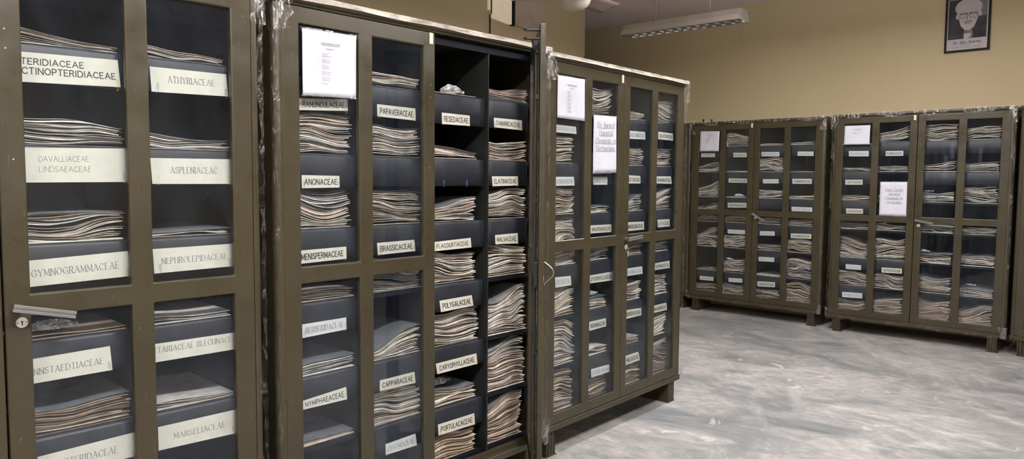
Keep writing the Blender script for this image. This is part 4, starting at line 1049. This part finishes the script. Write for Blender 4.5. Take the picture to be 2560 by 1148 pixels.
# keys hanging from the lock of the Be Aware cabinet
root = bpy.data.objects.new('key_ring', None); COL.objects.link(root)
ring = MB().tube([(0.012 * math.cos(t), -.006 + .002 * math.sin(t * 2), -.014 + .016 * math.sin(t)) for t in [2 * math.pi * i / 20 for i in range(21)]], .0012, M['chrome'], 6)
ring.obj('ring', root, smooth=True)
key = MB(); key.prism([(.002, -.026), (.008, -.026), (.009, -.034), (.006, -.036), (.006, -.056), (.003, -.056), (.003, -.036), (.001, -.033)], 1, -.008, -.0062, M['plate'])
key.obj('key', root)
place(root, 2, (.768, -.004, 1.052)); tag(root, 'small key ring hanging from the lock of the Be Aware cabinet', 'key ring')

# two dark knobs standing on the left wall cabinet
for k, x in enumerate((.113, .209)):
    mb = MB().lathe([(.0001, 0), (.010, 0), (.009, .008), (.005, .012), (.011, .020), (.012, .030), (.005, .040 if k == 0 else .034), (.0001, .042 if k == 0 else .035)], M['dark'], 16)
    o = mb.obj('knob', smooth=True); place(o, 3, (x, .06, H + .001))
    tag(o, '%s black knob standing on top of the wall cabinet' % ('taller' if k == 0 else 'shorter'), 'knob')

# ---------------------------------------------------------------- portrait on the right wall
def wall_place(o, s, t, z, rz=None):
    o.location = hall(s, t, z); o.rotation_euler = (0, 0, TH + (rz or 0)); return o
pr = bpy.data.objects.new('framed_portrait', None); COL.objects.link(pr)
# local frame: x across (towards smaller t), z up, y into the wall
PWD, PHT = 0.362, 0.50
M['pframe'] = mat_plain('black_frame', (0.010, 0.008, 0.008), 0.6, spec=0.2)
M['pgrey'] = mat_plain('photo_light', (0.40, 0.38, 0.39), 0.5, .08, 9)
M['pdark'] = mat_mottled('photo_dark', (0.014, 0.014, 0.020), (0.040, 0.040, 0.054), 9)
M['pmid'] = mat_plain('photo_mid', (0.12, 0.12, 0.14), 0.5, .1, 9)
M['pink_'] = mat_plain('photo_line', (0.05, 0.045, 0.05), 0.5)
fr = MB(); b_ = .017
fr.box(0, PWD, -.022, 0, 0, b_, M['pframe']); fr.box(0, PWD, -.022, 0, PHT - b_, PHT, M['pframe'])
fr.box(0, b_, -.022, 0, b_, PHT - b_, M['pframe']); fr.box(PWD - b_, PWD, -.022, 0, b_, PHT - b_, M['pframe'])
fr.obj('picture_frame', pr)
bk = MB().box(b_, PWD - b_, -.010, -.001, b_, PHT - b_, M['pgrey']); bk.obj('print', pr)
def flat(pts, mat, y, mb): o = len(mb.v); mb.v.extend([(p[0], y, p[1]) for p in pts]); mb.face(list(range(o, o + len(pts))), mat)
im = MB()
def ell(cx, cz, rx, rz, n=28, a0=0, a1=360): return [(cx + rx * math.cos(math.radians(a0 + (a1 - a0) * i / n)), cz + rz * math.sin(math.radians(a0 + (a1 - a0) * i / n))) for i in range(n + (0 if a1 - a0 == 360 else 1))]
px0, px1, pz0, pz1 = b_ + .008, PWD - b_ - .012, .118, PHT - b_ - .006
flat([(px0, pz0), (px1, pz0), (px1, pz1), (px0, pz1)], M['pdark'], -.0104, im)
flat([(px1 - .075, .31), (px1, .315), (px1, .44), (px1 - .06, .45)], M['pmid'], -.0106, im)
cx, cz = .185, .335
flat([(cx - .028, pz0), (cx + .034, pz0), (cx + .044, .165), (cx + .03, .20), (cx - .032, .20)], M['pmid'], -.0107, im)
flat([(cx - .030, pz0), (cx + .004, pz0), (cx + .030, .150), (cx + .022, .166), (cx - .032, .162)], M['pgrey'], -.0109, im)
flat(ell(cx, cz + .062, .108, .082), M['pgrey'], -.0108, im)
flat([(cx - .082, cz + .06), (cx - .074, cz - .04), (cx - .058, cz - .10), (cx - .026, cz - .138), (cx + .012, cz - .142), (cx + .048, cz - .118), (cx + .076, cz - .04), (cx + .090, cz + .06)], M['pgrey'], -.0110, im)
flat(ell(cx - .088, cz - .012, .012, .026, 14), M['pgrey'], -.0108, im); flat(ell(cx + .095, cz - .002, .013, .026, 14), M['pgrey'], -.0108, im)
def band(pts, w, mat, y):
    for (a, b) in zip(pts[:-1], pts[1:]):
        dx, dz = b[0] - a[0], b[1] - a[1]; L = math.hypot(dx, dz) or 1e-9; nx_, nz_ = -dz / L * w / 2, dx / L * w / 2
        flat([(a[0] + nx_, a[1] + nz_), (a[0] - nx_, a[1] - nz_), (b[0] - nx_, b[1] - nz_), (b[0] + nx_, b[1] + nz_)], mat, y, im)
for ex in (-.038, .040):
    band(ell(cx + ex, cz - .012, .032, .021, 20) + ell(cx + ex, cz - .012, .032, .021, 20)[:1], .0042, M['pink_'], -.0116)
    band([(cx + ex - .034, cz + .010), (cx + ex + .034, cz + .010)], .009, M['pink_'], -.0116)
    band([(cx + ex - .012, cz - .012), (cx + ex + .012, cz - .010)], .005, M['pmid'], -.0117)
band([(cx - .012, cz - .002), (cx + .012, cz - .002)], .005, M['pink_'], -.0116)
band([(cx - .004, cz - .02), (cx - .012, cz - .050), (cx + .000, cz - .056), (cx + .018, cz - .048)], .005, M['pmid'], -.0116)
band([(cx - .034, cz - .072), (cx - .012, cz - .064), (cx + .004, cz - .068), (cx + .024, cz - .062), (cx + .036, cz - .066)], .007, M['pink_'], -.0116)
band([(cx - .026, cz - .078), (cx, cz - .084), (cx + .026, cz - .076)], .005, M['pmid'], -.0116)
band([(cx - .056, cz - .05), (cx - .044, cz - .066)], .004, M['pmid'], -.0116); band([(cx + .050, cz - .044), (cx + .066, cz - .052)], .004, M['pmid'], -.0116)
im.obj('photograph', pr)
q = (px0, .115, px1, .115, px1, b_ + .002, px0, b_ + .002); polys = []; asp = (px1 - px0) / (.115 - b_ - .002)
letters(polys, 'Dr. Shiv Sharma', .16, .86, .58, .80, asp, M['ink'], 'h', .17)
letters(polys, '(1921-1993)', .38, .62, .40, .48, asp, M['ink'], 'h', .16)
letters(polys, 'Founder of the Botanic Institution', .15, .87, .20, .28, asp, M['ink'], 'h', .16)
lettering('caption', q, polys, -.0112, pr)
pr.location = hall(S1 - .001, 1.765, 2.64); pr.rotation_euler = (0, 0, TH - math.pi / 2)
tag(pr, 'black-framed black and white portrait of an elderly man in glasses on the wall', 'framed portrait')

# ---------------------------------------------------------------- unlit fluorescent fitting on two rods
M['fix'] = mat_plain('beige_fitting_enamel', (0.30, 0.27, 0.235), 0.45, .06, 8)
M['mirror'] = mat_plain('mirror_reflector', (0.80, 0.82, 0.85), 0.08, .05, 5, metal=1.0)
M['tube'] = mat_plain('unlit_tube', (0.75, 0.77, 0.80), 0.25)
A_ = Vector((1.131, 7.708)); B_ = Vector((2.084, 6.889)); LN = (B_ - A_).length; ang = math.atan2((B_ - A_).y, (B_ - A_).x)
fx = bpy.data.objects.new('fluorescent_light', None); COL.objects.link(fx)
fx.location = (A_.x, A_.y, 2.90); fx.rotation_euler = (0, 0, ang)
def chan(pts, x0, x1, mat, name):
    mb = MB(); P = [[(x0, p[0], p[1]) for p in pts], [(x1, p[0], p[1]) for p in pts]]
    mb.grid(P, mat); o = mb.obj(name, fx); s_ = o.modifiers.new('t', 'SOLIDIFY'); s_.thickness = .0012; return o
chan([(-.075, 0), (-.050, .050), (-.030, .052), (-.030, .105), (.110, .105), (.110, .052), (.130, .050), (.155, 0)], 0.0, LN, M['fix'], 'housing')
chan([(-.068, .004), (-.045, .040), (.04, .046), (.125, .040), (.148, .004)], .004, LN - .004, M['mirror'], 'reflector')
for x in (0.0, LN):
    ep = MB().prism([(-.075, 0), (-.050, .050), (-.030, .105), (.110, .105), (.130, .050), (.155, 0)], 0, x - .001, x + .003, M['fix']); ep.obj('end_plate', fx)
for k in range(2):
    y = .0 + .08 * k
    MB().tube([(.03, y, .026), (LN - .03, y, .026)], .0125, M['tube'], 12).obj('light_tube', fx, smooth=True)
nl = 13
for i in range(nl):
    x = .04 + (LN - .08) * i / (nl - 1)
    MB().prism([(-.066, .004), (.146, .004), (.140, .020), (-.060, .020)], 0, x - .002, x + .002, M['mirror']).obj('louvre_blade', fx)
for (ya, yb) in ((-.066, .04), (.04, .146)):
    zz = MB()
    for i in range(nl - 1):
        x = .04 + (LN - .08) * i / (nl - 1); x2 = .04 + (LN - .08) * (i + 1) / (nl - 1); xm = (x + x2) / 2
        for (xa, xb, y1, y2) in ((x, xm, ya, yb), (xm, x2, yb, ya)):
            o = len(zz.v); zz.v += [(xa, y1, .003), (xb, y2, .003), (xb, y2, .014), (xa, y1, .014)]; zz.face([o, o + 1, o + 2, o + 3], M['fix'])
    o = zz.obj('louvre_lattice', fx); s_ = o.modifiers.new('t', 'SOLIDIFY'); s_.thickness = .003
for u in (.27, .73):
    MB().tube([(LN * u, .04, .105), (LN * u, .04, CEIL - 2.90)], .008, M['fix'], 10).obj('hanging_rod', fx, smooth=True)
tag(fx, 'unlit fluorescent fitting with mirror louvre hanging on two rods', 'ceiling light')

# ---------------------------------------------------------------- ceiling fan
M['fan'] = mat_plain('ivory_fan_enamel', (0.62, 0.58, 0.50), 0.3, .05, 10)
M['blade'] = mat_plain('brown_fan_blade', (0.30, 0.24, 0.215), 0.45, .06, 10)
fan = bpy.data.objects.new('ceiling_fan', None); COL.objects.link(fan); fan.location = (.452, 5.60, 2.685)
MB().lathe([(.0001, 0), (.03, .002), (.07, .014), (.100, .036), (.118, .068), (.124, .100), (.120, .112), (.10, .122), (.0001, .13)], M['fan'], 40).obj('motor_bowl', fan, smooth=True)
MB().lathe([(.0001, .118), (.112, .118), (.125, .132), (.122, .150), (.08, .165), (.0001, .168)], M['pframe'], 40).obj('motor_rim', fan, smooth=True)
MB().tube([(0, 0, .16), (0, 0, CEIL - 2.685)], .012, M['fan'], 12).obj('down_rod', fan, smooth=True)
MB().lathe([(.0001, .66), (.05, .665), (.06, .70), (.0001, .70)], M['fan'], 24).obj('canopy', fan, smooth=True)
for k in range(3):
    a = math.radians(50 + 120 * k); mb = MB(); P = []
    for i in range(9):
        u = i / 8; r = .10 + .41 * u; hw = .055 + .020 * min(1, u * 2.5); row = []
        for j in range(5):
            v = (j / 4 - .5) * 2
            rr = r if i < 8 else r - .05 * (j / 4)
            row.append((rr * math.cos(a) - v * hw * math.sin(a), rr * math.sin(a) + v * hw * math.cos(a), .100 - v * .030))
        P.append(row)
    mb.grid(P, M['blade']); o = mb.obj('fan_blade', fan, smooth=True); s_ = o.modifiers.new('t', 'SOLIDIFY'); s_.thickness = .003
tag(fan, 'ivory ceiling fan with brown blades, cut off by the top edge', 'ceiling fan')

# ---------------------------------------------------------------- ventilator opening high on the left wall
M['vent_paper'] = mat_mottled('yellowed_paper', (0.80, 0.68, 0.52), (0.86, 0.74, 0.58), 9)
_b = M['vent_paper'].node_tree.nodes['Principled BSDF']          # daylight glowing through the papered pane
_b.inputs['Emission Color'].default_value = (1.0, 0.86, 0.66, 1); _b.inputs['Emission Strength'].default_value = 0.22
M['vent_pane'] = mat_mottled('dusty_board', (0.42, 0.34, 0.29), (0.50, 0.42, 0.34), 6)
vt = bpy.data.objects.new('window_1', None); COL.objects.link(vt)
vt.location = hall(0, TL - .001, 0); vt.rotation_euler = (0, 0, TH)
tag(vt, kind='structure')
MB().prism([(5.365, 3.36), (5.365, 3.022), (5.44, 3.016), (5.52, 3.008), (5.600, 3.000), (5.655, 3.002), (5.655, 3.36)], 1, -.030, -.006, M['vent_paper']).obj('window_panel', vt)
MB().box(5.655, 5.700, -.035, -.001, 2.995, 3.375, M['pframe']).obj('window_mullion', vt)
MB().prism([(5.700, 3.36), (5.700, 3.004), (5.80, 3.000), (5.90, 2.992), (6.02, 3.002), (6.165, 3.010), (6.165, 3.36)], 1, -.022, -.006, M['vent_pane']).obj('window_panel', vt)
MB().box(5.330, 5.365, -.024, -.001, 3.10, 3.375, M['vent_paper']).obj('window_frame', vt)
MB().box(5.352, 5.362, -.034, -.025, 3.06, 3.375, M['pframe']).obj('window_rail', vt)
MB().box(5.325, 6.185, -.015, -.001, 3.36, 3.375, M['pframe']).obj('window_frame', vt)
cb = MB(); cb.tube([(5.357, -.012, 3.06), (5.360, -.010, 2.8), (5.357, -.010, 2.3), (5.36, -.010, 1.6)], .006, M['pframe'], 6)
o = cb.obj('cable', smooth=True); o.location = hall(0, TL - .001, 0); o.rotation_euler = (0, 0, TH); tag(o, 'thin dark cable running down the wall from the papered window', 'cable')
